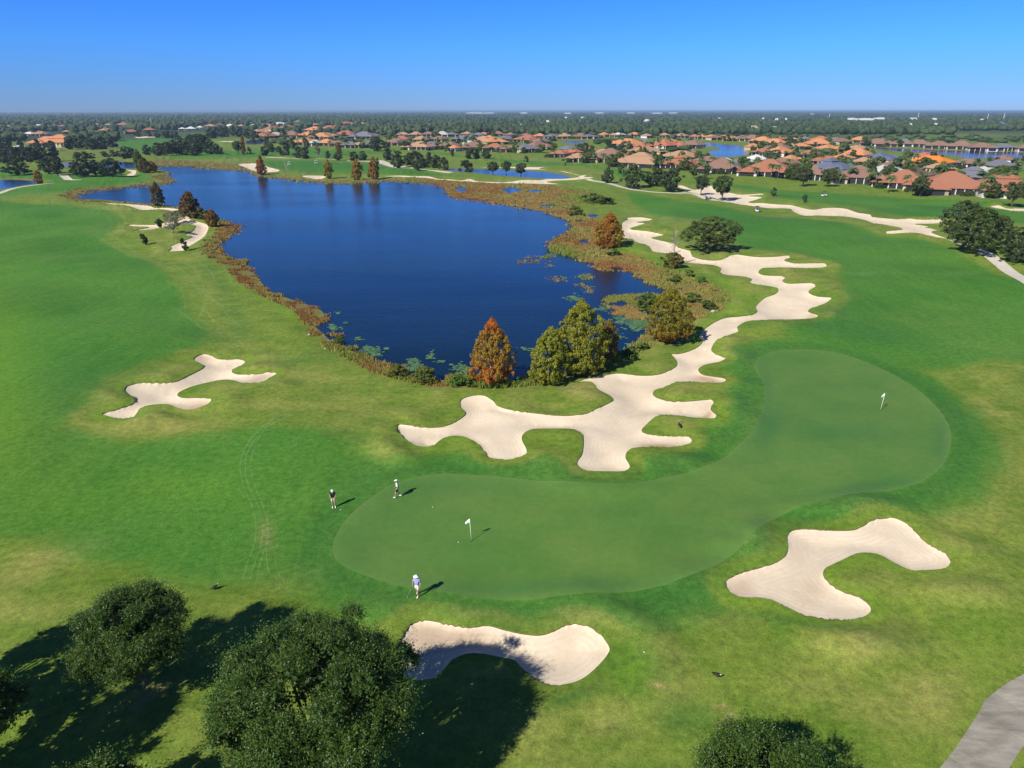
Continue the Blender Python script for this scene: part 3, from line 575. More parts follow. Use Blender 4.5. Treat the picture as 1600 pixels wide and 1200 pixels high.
#@@PART2
# ------------------------------------------------------------ foliage geometry
def quads(C, N, L, W, rng):
    n = len(C); N = N / (np.linalg.norm(N, axis=1)[:, None] + 1e-9)
    r = rng.normal(size=(n, 3)); T = np.cross(N, r); T /= np.linalg.norm(T, axis=1)[:, None] + 1e-9; B = np.cross(N, T)
    L = np.asarray(L).reshape(-1, 1); W = np.asarray(W).reshape(-1, 1)
    V = np.empty((n, 4, 3)); V[:, 0] = C - T * L; V[:, 1] = C - B * W + T * L * .1; V[:, 2] = C + T * L; V[:, 3] = C + B * W + T * L * .1
    return V.reshape(-1, 3), np.arange(n * 4).reshape(n, 4)
def clump_crown(name, material, prof, ncl, rc, n, leaf, seed, warm=None, zr=(0.1, 1.0), squash=0.8, gaps=0.0, offc=0.0):
    """unit tree crown: width 1, height 1; prof(z) = radius at height z"""
    rng = np.random.default_rng(seed)
    k = 0; C = []; lob = rng.uniform(0, 6.28, 3); ox = rng.normal(size=2) * offc
    while len(C) < ncl:
        z = rng.uniform(*zr); a = rng.uniform(0, 6.28); R0 = prof(z)
        if R0 <= 0.01: continue
        if rng.random() > (R0 / 0.5) ** 0.8 + 0.15: continue
        lobes = 1 + 0.15 * math.sin(2 * a + lob[0] + z * 3) + 0.14 * math.sin(3 * a + lob[1] + z * 7) + 0.12 * math.sin(5 * a + lob[2] - z * 13) + .06 * math.sin(23 * z + lob[0])
        rr = max(R0 * lobes - rc * 0.8, 0.0) * (rng.uniform(0.74, 1.08) if rng.random() < .8 else rng.uniform(.2, .8))
        C.append((rr * math.cos(a) + ox[0] * z, rr * math.sin(a) + ox[1] * z, min(z, 1.0 - rc * squash * .6), rng.uniform(.7, 1.25) * rc, rng.uniform(0, 1), rng.random()))
    C = np.array(C); ci = rng.integers(0, len(C), n); c = C[ci]
    d = rng.normal(size=(n, 3)); out = np.stack([c[:, 0], c[:, 1], (c[:, 2] - 0.45) * 0.9], 1); out /= np.linalg.norm(out, axis=1)[:, None] + 1e-6
    d = d / np.linalg.norm(d, axis=1)[:, None] + out * 0.55 + np.array([0, 0, .2]); d /= np.linalg.norm(d, axis=1)[:, None]
    rad = c[:, 3] * np.where(rng.random(n) < .8, rng.uniform(.75, 1.15, n), rng.uniform(.2, 1, n))
    P = c[:, :3] + d * rad[:, None] * np.array([1, 1, squash])
    P[:, :2] *= .5 / max(np.percentile(np.hypot(P[:, 0], P[:, 1]), 97), .3)
    N = d + rng.normal(size=(n, 3)) * 0.75
    s = rng.uniform(.7, 1.35, n) * leaf
    V, F = quads(P, N, s, s * 0.62, rng)
    tint = np.clip(0.15 + 0.5 * rng.random(n) + 0.35 * (c[:, 4] - .3), 0, 1)
    at_ = {'tint': np.repeat(tint, 4)}
    if warm: at_['warm'] = np.repeat(np.clip(warm(P[:, 2], c[:, 5], P) + rng.normal(size=n) * .12, 0, 1), 4)
    else: at_['warm'] = np.zeros(len(V))
    return mesh_np(name, V, F, material, False, at_)
def trunk_mesh(name, material, hz, r0, limbs, spread, seed, seg=6):
    rng = random.Random(seed); m = MB()
    m.tube([(0, 0, -.02), (rng.uniform(-.01, .01), rng.uniform(-.01, .01), hz * .5), (rng.uniform(-.02, .02), rng.uniform(-.02, .02), hz)], [r0 * 1.25, r0, r0 * .55], seg)
    for i in range(limbs):
        a = 6.28 * i / max(limbs, 1) + rng.uniform(-.4, .4); z0 = hz * rng.uniform(.4, .95)
        m.tube([(0, 0, z0), (math.cos(a) * spread * .5, math.sin(a) * spread * .5, z0 + (1 - z0) * .3), (math.cos(a) * spread, math.sin(a) * spread, z0 + (1 - z0) * rng.uniform(.45, .75))], [r0 * .55, r0 * .35, r0 * .12], 5)
    return m.mesh(name, material, True)
def p_oak(z): return 0.5 * math.sqrt(max(0, 1 - ((z - .42) / .58) ** 2)) if z > .42 else 0.5 * max(0, 1 - ((.42 - z) / .34) ** 2.2)
def p_dome(z): return 0.5 * max(0, 1 - ((z - .3) / .7) ** 2.4) ** .6 if z > .3 else 0.5 * max(0, 1 - ((.3 - z) / .28) ** 2)
def p_cyp(z): return 0.5 * max(0, 1 - ((z - .22) / .78) ** 2.0) ** .8 if z > .22 else 0.5 * max(0.0, 1 - ((.22 - z) / .2) ** 2)
def p_ball(z): return 0.5 * math.sqrt(max(0, 1 - ((z - .66) / .34) ** 2))
def p_tear(z): return 0.5 * math.sin(math.pi * min(1, max(0, (z - .1) / .92)) ** .8) ** .8
def p_slim(z): return 0.42 * max(0, 1 - ((z - .25) / .75) ** 1.7) if z > .25 else 0.42 * max(0, 1 - ((.25 - z) / .2) ** 2)
def w_cyp(z, c, P): return 0.33 + 0.55 * np.exp(-((z - 1.0) / .16) ** 2) * 1.6 + 0.75 * np.exp(-((z - .2) / .17) ** 2) * (c > .4) + 0.15 * (c > .75)
def w_low(z, c, P): return 0.7 * np.exp(-((z - .05) / .22) ** 2) + 0.12 * (c > .6)
def w_all(z, c, P): return 0.55 + 0.35 * c - 0.35 * (P[:, 0] > 0.2)
def w_some(z, c, P): return 0.75 * (c > .6) + .1
LOD = {0: (150, .075, 16000, .0185), 1: (60, .11, 4800, .033), 2: (26, .16, 1300, .065)}
KIND = {'oak': (p_oak, M_OAK, None, (.12, 1), .75, .30, .035, 5, .28, M_BARK), 'dome': (p_dome, M_OAK, None, (.03, 1), .8, .2, .03, 4, .2, M_BARK),
 'cypress': (p_cyp, M_CYP, w_cyp, (.04, 1), .8, .85, .022, 0, .2, M_BARKP), 'olive': (p_cyp, M_CYP, None, (.04, 1), .8, .85, .022, 0, .2, M_BARKP), 'lowrust': (p_dome, M_CYP, w_low, (.04, 1), .8, .8, .022, 0, .2, M_BARKP),
 'rust': (p_cyp, M_CYP, w_all, (.04, 1), .8, .85, .022, 0, .2, M_BARKP), 'mixed': (p_cyp, M_CYP, w_some, (.06, 1), .8, .85, .022, 0, .2, M_BARK),
 'ball': (p_ball, M_OAK, None, (.32, 1), .85, .5, .03, 4, .16, M_BARK), 'tear': (p_tear, M_OAK, None, (.1, 1), .9, .5, .03, 0, .1, M_BARK), 'slim': (p_slim, M_OAK, None, (.06, 1), .8, .8, .022, 0, .1, M_BARK),
 'shrub': (lambda z: 0.5 * math.sqrt(max(0, 1 - ((z - .35) / .65) ** 2)), M_SHRUB, None, (0, 1), .8, .3, .03, 4, .2, M_BARK),
 'pale': (p_oak, M_PALE, None, (.25, 1), .7, .35, .03, 7, .34, M_BARKP)}
PROTO = {}
def proto(kind, lod, var):
    k_ = (kind, lod, var)
    if k_ not in PROTO:
        pr, m_, wf, zr, sq, hz, r0, nl, sprd, bk = KIND[kind]; ncl, rc, n, lf = LOD[lod]
        if kind == 'pale': n = int(n * .35)
        if m_ is M_CYP: ncl = int(ncl * 1.9); n = int(n * 1.5)
        if lod == 0:
            if m_ is M_CYP: ncl, rc, n, lf = 620, .058, 27000, .0135
            else: ncl, rc, n, lf = 300, .055, 20000, .0145
        elif lod == 1: ncl = int(ncl * 1.6); rc *= .8; lf *= .88; n = int(n * 1.25)
        if kind in ('cypress', 'olive', 'rust', 'mixed', 'lowrust', 'slim', 'tear'): rc *= .8; sq = .75
        cm = clump_crown('crown', m_, pr, ncl, rc, n, lf, hash((lod, var, len(kind))) % 9999 + var * 7, wf, zr, sq, offc=.03)
        tm = trunk_mesh('trunk', bk, hz, r0, nl, sprd, var + 3, 6 if lod < 2 else 4)
        PROTO[k_] = (cm, tm)
    return PROTO[k_]
TREES = []
def tree_at(kind, x, y, z, h, w, label, group=None, cat='tree', color=(1, 1, 1), lod=None, rz=None, pxh=30, name=None):
    if lod is None: lod = 0 if pxh > 62 else (1 if pxh > 20 else 2)
    var = len(TREES) % (3 if lod else 4)
    cm, tm = proto(kind, lod, var)
    nm = name or {'cypress': 'cypress_tree', 'olive': 'cypress_tree', 'rust': 'cypress_tree', 'mixed': 'cypress_tree', 'lowrust': 'cypress_tree', 'shrub': 'shrub', 'oak': 'oak_tree', 'dome': 'oak_tree'}.get(kind, 'tree')
    e = empty(nm, (x, y, z), rz if rz is not None else random.uniform(0, 6.28), label, cat, group)
    e.scale = (w, w, h); j = random.uniform(.85, 1.15); col = tuple(c_ * j * random.uniform(.94, 1.06) for c_ in color)
    c_ = obj('crown', cm, e); c_.color = (*col, 1)
    obj('trunk', tm, e); TREES.append(e); return e
def tree_px(kind, px, base, top, wpx, label, group=None, color=(1, 1, 1), cat='tree', **kw):
    x, y = Gp(px, base); h = max(height_to(px, base, top), .8); dep = PX(x, y, h * .5)[2]; w = wpx / FOC * dep
    return tree_at(kind, x, y, zat(x, y) - .05, h, w * 1.04, label, group, cat, color, pxh=base - top, **kw)
def nth(i): return ('%d%s' % (i, {1: 'st', 2: 'nd', 3: 'rd'}.get(i if i < 20 else i % 10, 'th')) if i > 1 else 'first')
def tree_row(kind, group, desc, items, color=(1, 1, 1), cat='tree'):
    items = sorted(items)
    for i, it in enumerate(items):
        px, base, top, wpx = it[:4]; k_ = it[4] if len(it) > 4 else kind; col = it[5] if len(it) > 5 else color
        tree_px(k_, px, base, top, wpx, '%s, %s from left of the %s' % (desc, nth(i + 1), group), group, col, cat)

# big foreground oaks with leafy shoots
def shoot_crown(name, seed, H, Rr, z0, nsh, leaf, nlobe):
    rng = np.random.default_rng(seed)
    lob = rng.normal(size=(nlobe, 3)); lob[:, 2] = np.abs(lob[:, 2]) * .8 - .15; lob /= np.linalg.norm(lob, axis=1)[:, None]
    zc = (H + z0) / 2; hz = (H - z0) / 2; outl = rng.random(nlobe) < .22
    lc = lob * np.array([Rr, Rr, hz]) * np.where(outl, rng.uniform(.84, .97, nlobe), rng.uniform(.45, .86, nlobe))[:, None] + np.array([0, 0, zc]); lr = np.where(outl, rng.uniform(.07, .12, nlobe), rng.uniform(.10, .25, nlobe)) * Rr
    li = rng.integers(0, nlobe, nsh); d = rng.normal(size=(nsh, 3)); d /= np.linalg.norm(d, axis=1)[:, None]
    o = lc[li] - np.array([0, 0, zc]); o /= np.linalg.norm(o, axis=1)[:, None]
    d = d + o * .8 + np.array([0, 0, .35]); d /= np.linalg.norm(d, axis=1)[:, None]
    P0 = lc[li] + d * (lr[li] * rng.uniform(.55, 1.0, nsh))[:, None] * np.array([1, 1, .8])
    D = d + rng.normal(size=(nsh, 3)) * .45 + np.array([0, 0, .35]); D /= np.linalg.norm(D, axis=1)[:, None]
    Ls = rng.uniform(.25, .75, nsh) * (.75 + 1.0 * (rng.random(nsh) < .2)); nl = 11
    t_ = np.linspace(.08, 1, nl)[None, :, None]
    P = P0[:, None, :] + D[:, None, :] * Ls[:, None, None] * t_ + rng.normal(size=(nsh, nl, 3)) * .045
    N = np.repeat(D[:, None, :], nl, 1) * .3 + rng.normal(size=(nsh, nl, 3)) * .8 + np.array([0, 0, .6])
    s = rng.uniform(.65, 1.25, (nsh, nl)) * leaf * (1.15 - .45 * t_[..., 0])
    tint = np.clip(.05 + rng.random((nsh, 1)) * .5 + rng.random((nsh, nl)) * .3 + .15 * t_[..., 0], 0, 1)
    V, F = quads(P.reshape(-1, 3), N.reshape(-1, 3), s.ravel(), s.ravel() * .5, rng)
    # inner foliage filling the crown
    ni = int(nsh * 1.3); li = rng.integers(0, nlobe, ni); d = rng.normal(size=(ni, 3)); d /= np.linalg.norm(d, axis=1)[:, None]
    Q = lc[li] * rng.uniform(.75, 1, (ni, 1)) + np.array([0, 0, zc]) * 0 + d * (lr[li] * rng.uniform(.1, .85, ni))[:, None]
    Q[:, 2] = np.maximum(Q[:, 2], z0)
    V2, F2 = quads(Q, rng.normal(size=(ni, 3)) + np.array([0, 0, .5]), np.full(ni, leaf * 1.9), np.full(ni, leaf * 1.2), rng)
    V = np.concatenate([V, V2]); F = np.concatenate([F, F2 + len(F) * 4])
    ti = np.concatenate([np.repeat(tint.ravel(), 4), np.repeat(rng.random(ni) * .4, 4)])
    return mesh_np(name, V, F, M_OAKN, False, {'tint': ti, 'warm': np.zeros(len(ti))}), lc, lr, zc
def big_oak(x, y, H, Rr, z0, seed, label, nsh=7000, leaf=.085, nlobe=34, rz=0):
    e = empty('oak_tree', (x, y, zat(x, y) - .05), rz, label, 'tree', 'large oaks in the foreground')
    me, lc, lr, zc = shoot_crown('crown', seed, H, Rr, z0, nsh, leaf, nlobe); c_ = obj('crown', me, e); c_.color = (1, 1, 1, 1)
    m = MB(); rr = Rr * .055
    m.tube([(0, 0, -.1), (.05, .03, z0 * .6), (.0, .05, z0 + .6), (0.05, 0, zc)], [rr * 1.4, rr, rr * .85, rr * .5], 10)
    for i in range(0, len(lc), 4):
        p = lc[i]; q = (p[0] * .35, p[1] * .35, z0 + (p[2] - z0) * .45)
        m.tube([(0, 0, z0 * .7 + .15 * (i % 5)), q, (p[0] * .8, p[1] * .8, p[2] * .93)], [rr * .5, rr * .33, rr * .1], 6)
    m.build('trunk', M_BARK, e, True); TREES.append(e)
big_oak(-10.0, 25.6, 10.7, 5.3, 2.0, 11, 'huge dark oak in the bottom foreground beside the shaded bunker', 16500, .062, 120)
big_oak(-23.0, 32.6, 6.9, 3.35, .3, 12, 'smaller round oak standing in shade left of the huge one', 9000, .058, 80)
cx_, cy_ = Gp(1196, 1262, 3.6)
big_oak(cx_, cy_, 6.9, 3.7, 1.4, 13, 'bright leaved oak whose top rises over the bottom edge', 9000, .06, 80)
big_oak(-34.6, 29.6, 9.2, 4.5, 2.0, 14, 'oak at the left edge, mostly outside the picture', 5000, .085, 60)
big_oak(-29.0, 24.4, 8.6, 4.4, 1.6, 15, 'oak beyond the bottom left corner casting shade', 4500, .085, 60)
for (px_, py_, hh, rr_, sd_, lb) in ((150, 1262, 4.0, 1.9, 16, 'oak whose twig tips just show at the bottom left'), ):
    cx_, cy_ = Gp(px_, py_, 2.8); big_oak(cx_, cy_, hh, rr_, 1.4, sd_, lb, 2600, .085, 18)

# lake side cypresses and single trees
GC = 'bald cypresses around the lake'
tree_px('cypress', 768, 598, 494, 66, 'cypress with rust red top and foot, alone by the near shore', GC, rz=.6, lod=0)
tree_px('olive', 857, 597, 508, 66, 'olive green cypress at the left of the near shore cluster', GC, lod=0)
tree_px('olive', 903, 583, 466, 84, 'tallest olive cypress in the middle of the near shore cluster', GC, (.92, .92, .9), lod=0)
tree_px('mixed', 948, 560, 495, 40, 'slim bronze green cypress at the right of the near shore cluster', GC, (.75, .8, .8), lod=0)
tree_px('lowrust', 1042, 534, 451, 70, 'broad cypress, olive on top and rusty below, beside the bunker neck', GC, (1.05, 1, .9), lod=0)
tree_px('rust', 951, 389, 334, 46, 'rust brown cypress between the reeds and the bunker head', GC, (1.0, .95, .9), lod=0)
tree_px('shrub', 1051, 418, 395, 36, 'rusty bush at the foot of the bare cypress', None, (1.9, 1.0, .8), cat='shrub', lod=1)
tree_px('oak', 1110, 392, 339, 82, 'spreading live oak alone on the fairway above the bunker', None, (1.25, 1.25, 1), lod=0)
G8 = 'oaks at the right edge by the cart path'
tree_px('dome', 1500, 366, 313, 60, 'grey green oak behind the biggest one at the right edge', G8, (1.1, 1.05, 1.1), lod=0)
tree_px('oak', 1520, 397, 326, 76, 'biggest oak over the cart path at the right edge', G8, (1.2, 1.2, .95), lod=0)
tree_px('dome', 1556, 384, 338, 46, 'oak leaning against the right of the biggest one', G8, (1.05, 1.05, .95), lod=0)
tree_px('dome', 1592, 409, 352, 60, 'oak cut by the right picture edge beside the path', G8, (1, 1.05, .95), lod=0)
tree_px('ball', 1580, 324, 286, 34, 'small grey green tree before the last house on the right', None, (1.3, 1.2, 1.3))
tree_px('ball', 1437, 307, 278, 26, 'round tree in front of the long rust roofed house', None, (1.2, 1.2, 1.1))
tree_px('ball', 1254, 292, 263, 26, 'round dark tree at the upper fairway edge, left one of two', None)
tree_px('ball', 1292, 293, 266, 25, 'thin grey tree at the upper fairway edge, right one of two', None, (1.5, 1.4, 1.4))
tree_px('tear', 1208, 308, 294, 8, 'tiny round sapling on the upper fairway, left of the dark cart', None)
tree_px('tear', 1257, 317, 301, 8, 'tiny sapling just below the dark golf cart', None)
tree_px('ball', 1095, 304, 274, 24, 'left one of the two trees standing in the bunker mulch', None)
tree_px('ball', 1128, 311, 273, 30, 'right one of the two trees standing in the bunker mulch', None, (1.1, 1.1, 1))
tree_px('slim', 950, 286, 258, 20, 'narrow pyramidal tree beside the middle cart path', None)
tree_px('tear', 970, 271, 255, 12, 'small dark upright tree below the tan roofed house', None)
tree_px('dome', 989, 293, 257, 34, 'dense grey oak left of the fairway grove', None, (1.1, 1.1, 1.1), lod=1)
tree_px('dome', 1025, 291, 262, 36, 'rear oak of the grove beside the cart path', None, (.95, 1, 1), lod=1)
tree_px('oak', 1045, 299, 262, 38, 'front oak of the grove beside the cart path', None, (1, 1, 1), lod=1)
tree_px('ball', 1084, 278, 260, 15, 'left small round tree before the brown roofed house', None)
tree_px('ball', 1104, 280, 262, 12, 'right small round tree before the brown roofed house', None)
tree_row('ball', 'pines on the bank of the middle pond', 'round crowned pine', [(729,268,250,24,'dome'),(770,273,252,17),(791,272,251,16),(814,274,255,20)])
tree_row('dome', 'oaks grouped behind the far shore path', 'dark oak', [(606,251,233,16),(622,262,234,22),(648,261,236,28),(653,266,252,14),(670,257,239,14),(682,262,243,18),(694,265,246,17),(640,258,240,20),(661,262,246,16)])
tree_row('dome', 'trees along the far meadow left of centre', 'bushy tree', [(414,243,229,13),(425,238,224,12),(444,243,223,20),(466,246,228,16),(477,247,230,16),(512,247,236,10),(528,250,238,14),(553,250,236,16),(567,250,236,14),(480,232,219,9),(457,232,217,16,'slim'),(418,230,215,10),(590,236,214,24),(497,244,226,9,'pale',(.6,.5,.5)),(530,243,222,9,'mixed',(.6,.5,.5))])
tree_row('dome', 'trees between the pond and the middle houses', 'dark round tree', [(604,234,222,12),(707,245,233,6),(735,248,231,18),(745,247,232,14),(760,248,232,16),(590,256,246,6,'slim'),(822,253,244,9),(663,234,223,18),(684,233,222,14),(672,233,224,12),(700,234,226,12),(645,233,226,10)])
tree_px('slim', 883, 259, 253, 3, 'tiny dark marker shrub on the far fairway', None, cat='shrub')
tree_row('cypress', 'slender cypresses on the far shore', 'rust and olive cypress', [(409,273,242,15,'rust',(.7,.6,.7)),(513,279,249,14,'mixed'),(558,280,247,19,'mixed',(.95,.95,.9)),(584,279,244,20,'rust',(1.0,1.3,1.6)),(62,287,265,14,'rust',(.9,1,1)),(218,266,234,16,'olive',(.65,.8,.8)),(228,270,246,22,'mixed',(.5,.5,.6)),(239,268,252,14,'rust',(.7,.8,1.1)),(381,240,211,9,'rust',(.7,.7,.9))])
tree_row('oak', 'dark oaks on the left meadow', 'low dark oak', [(28,273,251,36),(77,273,246,32),(91,275,247,20),(133,276,247,32),(150,274,249,22),(176,276,247,34),(163,274,250,22),(120,275,250,18)], (.8, .8, .95))
tree_row('dome', 'oaks of the left background thicket', 'dark oak', [(8,254,231,26),(28,254,229,26),(48,254,230,26),(68,253,230,24),(86,252,232,22),(38,250,228,22),(58,249,228,20),(18,249,228,22),(198,248,230,24),(112,234,214,20),(126,232,213,22),(145,234,216,22),(160,233,215,20),(176,230,213,20),(120,229,212,20),(97,229,211,14),(60,233,217,12),(82,236,220,12),(33,233,218,12),(10,230,214,16),(2,236,216,18)], (.75, .8, .95))
tree_row('dome', 'oaks of the grove behind the far left shore', 'grove oak', [(230,242,227,15),(248,243,222,22),(262,243,222,22),(276,242,221,24),(290,242,220,24),(300,238,212,26),(314,238,210,28),(330,241,220,22),(284,236,214,20),(322,235,212,22),(305,243,224,22),(270,238,219,18),(340,242,226,12),(373,241,220,15,'ball',(1.3,1.2,1)),(390,241,230,8),(347,242,231,8),(216,214,205,11),(232,214,206,11),(246,215,206,10),(262,216,204,16),(275,218,205,16),(333,216,203,20),(350,214,200,18),(365,212,200,14),(340,212,199,18),(388,216,201,18),(397,220,204,16),(375,214,199,16)], (.85, .85, 1.0))
tree_row('shrub', 'brownish shrubs on the left background', 'brown shrub', [(122,247,237,14),(132,247,236,16),(143,246,238,12),(163,245,236,14),(176,245,235,14),(186,244,236,12)], (1.0, .6, .7), 'shrub')
GL = 'young trees on the left shore'
tree_px('mixed', 248, 322, 284, 21, 'dark brown columnar cypress in front of the inlet water', GL, (.45, .45, .6), lod=1)
tree_px('rust', 300, 342, 302, 34, 'ragged brown cypress on the left shore', GL, (.55, .55, .7), lod=1)
tree_px('shrub', 316, 343, 326, 28, 'reddish brush right of the ragged brown cypress', None, (1.3, .7, .7), cat='shrub')
tree_px('rust', 333, 354, 326, 20, 'small rusty cypress at the water edge on the left shore', GL, (.8, .8, .8), lod=1)
tree_px('pale', 276, 349, 327, 34, 'pale almost leafless tree over the curled bunker', GL, (.75, .7, .6))
tree_px('pale', 272, 367, 346, 24, 'pale leafless small tree between the bunker arms', GL, (.8, .8, .7))
for px_, b_, t_, lb in ((252, 357, 340, 'dark leaning evergreen on the upper bunker arm'), (228, 381, 363, 'dark leaning evergreen left of the bunker, in grass'), (292, 391, 371, 'dark leaning evergreen at the lower bunker tip')):
    e_ = tree_px('tear', px_, b_, t_, 11, lb, 'dark leaning evergreens on the left shore', (.6, .75, .6)); e_.rotation_euler = (R(4), R(-14), 0)

# bare trees
def bare_tree(px, base, top, wpx, label, seed, m_=M_BARKP):
    rng = random.Random(seed); x, y = Gp(px, base); h = height_to(px, base, top); dep = PX(x, y, h / 2)[2]; w_ = wpx / FOC * dep / 2
    e = empty('bare_tree', (x, y, zat(x, y) - .03), 0, label, 'tree'); m = MB(); m.tube([(0, 0, 0), (.05, 0, h * .5), (0, .05, h)], [h * .017, h * .011, h * .003], 6); tk_ = m.build('trunk', m_, e, True)
    m = MB()
    for i in range(60):
        z = h * rng.uniform(.22, .97); a = rng.uniform(0, 6.28); L = w_ * (1.08 - z / h) ** .7 * rng.uniform(.5, 1.1)
        p1 = (math.cos(a) * L * .5, math.sin(a) * L * .5, z + L * .22); p2 = (math.cos(a + .3) * L, math.sin(a + .3) * L, z + L * .42)
        m.tube([(0, 0, z), p1, p2], [.05, .03, .012], 4, False)
        for j in range(5):
            s_ = rng.uniform(.3, 1); q = tuple(p1[k] * (1 - s_) + p2[k] * s_ for k in range(3)); b2 = a + rng.uniform(-1.4, 1.4); l2 = L * rng.uniform(.2, .5)
            m.tube([q, (q[0] + math.cos(b2) * l2, q[1] + math.sin(b2) * l2, q[2] + l2 * .5)], [.022, .008], 3, False)
    m.build('branches', m_, tk_); TREES.append(e)
bare_tree(1052, 410, 355, 26, 'leafless pale cypress standing over the bunker by the rusty bush', 1)
bare_tree(447, 275, 246, 12, 'leafless grey tree between two far shore cypresses', 2)

# palms
def palm_mesh(seed, h=1.0):
    rng = random.Random(seed); V = []; F = []; nf = 22
    for i in range(nf):
        a = 6.28 * i / nf + rng.uniform(-.2, .2); L = rng.uniform(.85, 1.1); e0 = rng.uniform(-.2, 1.1); pr = None
        for k in range(6):
            s_ = k / 5; r = L * (s_ * math.cos(e0) + .25 * s_ * s_ * (1 if e0 > .4 else .2)); z = L * (s_ * math.sin(e0) - .75 * s_ * s_)
            wd = .16 * math.sin(math.pi * min(1, s_ * .9 + .1)) + .01
            c_, d_ = math.cos(a), math.sin(a); ctr = (r * c_, r * d_, z)
            cur = [(ctr[0] - d_ * wd, ctr[1] + c_ * wd, z - wd * .5), ctr, (ctr[0] + d_ * wd, ctr[1] - c_ * wd, z - wd * .5)]
            n = len(V); V += cur
            if k: F += [[n - 3, n - 2, n + 1, n], [n - 2, n - 1, n + 2, n + 1]]
    return mesh_np('crown', V, F, M_PALM, False, {'tint': np.repeat(np.array([rng.random() for _ in range(nf)]), 18), 'warm': np.zeros(len(V))})
PALMC = [palm_mesh(i) for i in range(3)]
_pt = MB(); _pt.tube([(0, 0, 0), (.02, 0, .5), (0, .02, 1)], [.022, .014, .013], 6); PALMT = _pt.mesh('trunk', M_BARK, True)
def palm(x, y, h, label, group='palms among the houses', rc=None):
    e = empty('palm_tree', (x, y, zat(x, y) - .05), random.uniform(0, 6), label, 'palm tree', group)
    t_ = obj('trunk', PALMT, e); t_.scale = (h, h, h); c_ = obj('crown', PALMC[len(TREES) % 3], e, (0, .02 * h, h)); r_ = rc or random.uniform(2.0, 2.8); c_.scale = (r_, r_, r_); c_.color = (1, 1, 1, 1)
    TREES.append(e)

# ------------------------------------------------------------ houses
ROOFC = {'rust': (.30, .125, .07), 'brown': (.215, .125, .090), 'tan': (.36, .215, .125), 'orange': (.52, .225, .10), 'red': (.42, .14, .075), 'vivid orange': (.85, .20, .02), 'slate': (.14, .14, .165), 'blue grey': (.10, .12, .185), 'light grey': (.40, .39, .37), 'white': (.55, .53, .50), 'dark brown': (.125, .075, .062)}
ROOFM = {}
for k_, v_ in ROOFC.items():
    v_ = tuple(q * (1.12 if 'orange' in k_ or k_ == 'red' else 1.2) for q in v_)
    m_, t, b = mat('roof_tiles_' + k_.replace(' ', '_'), rough=.85, spec=.15)
    tc = node(t, 'ShaderNodeTexCoord'); mp = node(t, 'ShaderNodeMapping'); t.links.new(tc.outputs['Object'], mp.inputs[0]); mp.inputs['Scale'].default_value = (1, 1, 1)
    n1 = noise(t, 1.6, 4, .7); n2 = noise(t, .12, 3)
    c = mix(t, n1, tuple(q * .62 for q in v_), tuple(min(1, q * 1.35) for q in v_)); c = mix(t, mapr(t, n2, .35, .7, 0, .35), c, tuple(min(1, q * .8 + .06) for q in v_))
    wv = node(t, 'ShaderNodeTexWave'); wv.wave_type = 'BANDS'; wv.bands_direction = 'Z'; wv.inputs['Scale'].default_value = 2.6; wv.inputs['Distortion'].default_value = .4
    t.links.new(mp.outputs[0], wv.inputs[0]); c = mix(t, 1.0, c, mix(t, wv.outputs['Fac'], (.8, .8, .8), (1.1, 1.1, 1.1)), 'MULTIPLY')
    t.links.new(c, b.inputs['Base Color']); bump(t, b, wv.outputs['Fac'], .4, .08); ROOFM[k_] = m_
WALLM = [mat('stucco_cream', (.50, .43, .31), .9, .1)[0], mat('stucco_white', (.66, .64, .59), .9, .1)[0], mat('stucco_tan', (.34, .28, .21), .9, .1)[0], mat('stucco_yellow', (.52, .44, .26), .9, .1)[0]]
M_SCREEN = mat('lanai_screen', (.022, .022, .026), .55, .3)[0]; M_GLASS = mat('window_glass', (.02, .03, .04), .08, .6)[0]
M_COL = mat('column_white', (.66, .63, .57), .8, .1)[0]; M_FASC = mat('fascia', (.13, .10, .08), .8, .1)[0]; M_FRAME = mat('bronze_frame', (.06, .055, .055), .5, .4)[0]
def hip(m, x0, x1, y0, y1, z, pitch, t=.22):
    w_, d_ = x1 - x0, y1 - y0; r = min(w_, d_) / 2; hgt = r * pitch
    if w_ >= d_: a, b_ = (x0 + r, (y0 + y1) / 2, z + hgt), (x1 - r, (y0 + y1) / 2, z + hgt)
    else: a, b_ = ((x0 + x1) / 2, y0 + r, z + hgt), ((x0 + x1) / 2, y1 - r, z + hgt)
    if abs(w_ - d_) < .3: b_ = (a[0] + .15, a[1] + .05, a[2])
    E = [(x0, y0, z), (x1, y0, z), (x1, y1, z), (x0, y1, z)]
    if w_ >= d_: m.poly([E[0], E[1], b_, a]).poly([E[1], E[2], b_]).poly([E[2], E[3], a, b_]).poly([E[3], E[0], a])
    else: m.poly([E[0], E[1], a]).poly([E[1], E[2], b_, a]).poly([E[2], E[3], b_]).poly([E[3], E[0], a, b_])
    B = [(p[0], p[1], z - t) for p in E]
    for i in range(4): j = (i + 1) % 4; m.poly([E[j], E[i], B[i], B[j]])
    m.poly(B)
    return hgt
HOUSES = []
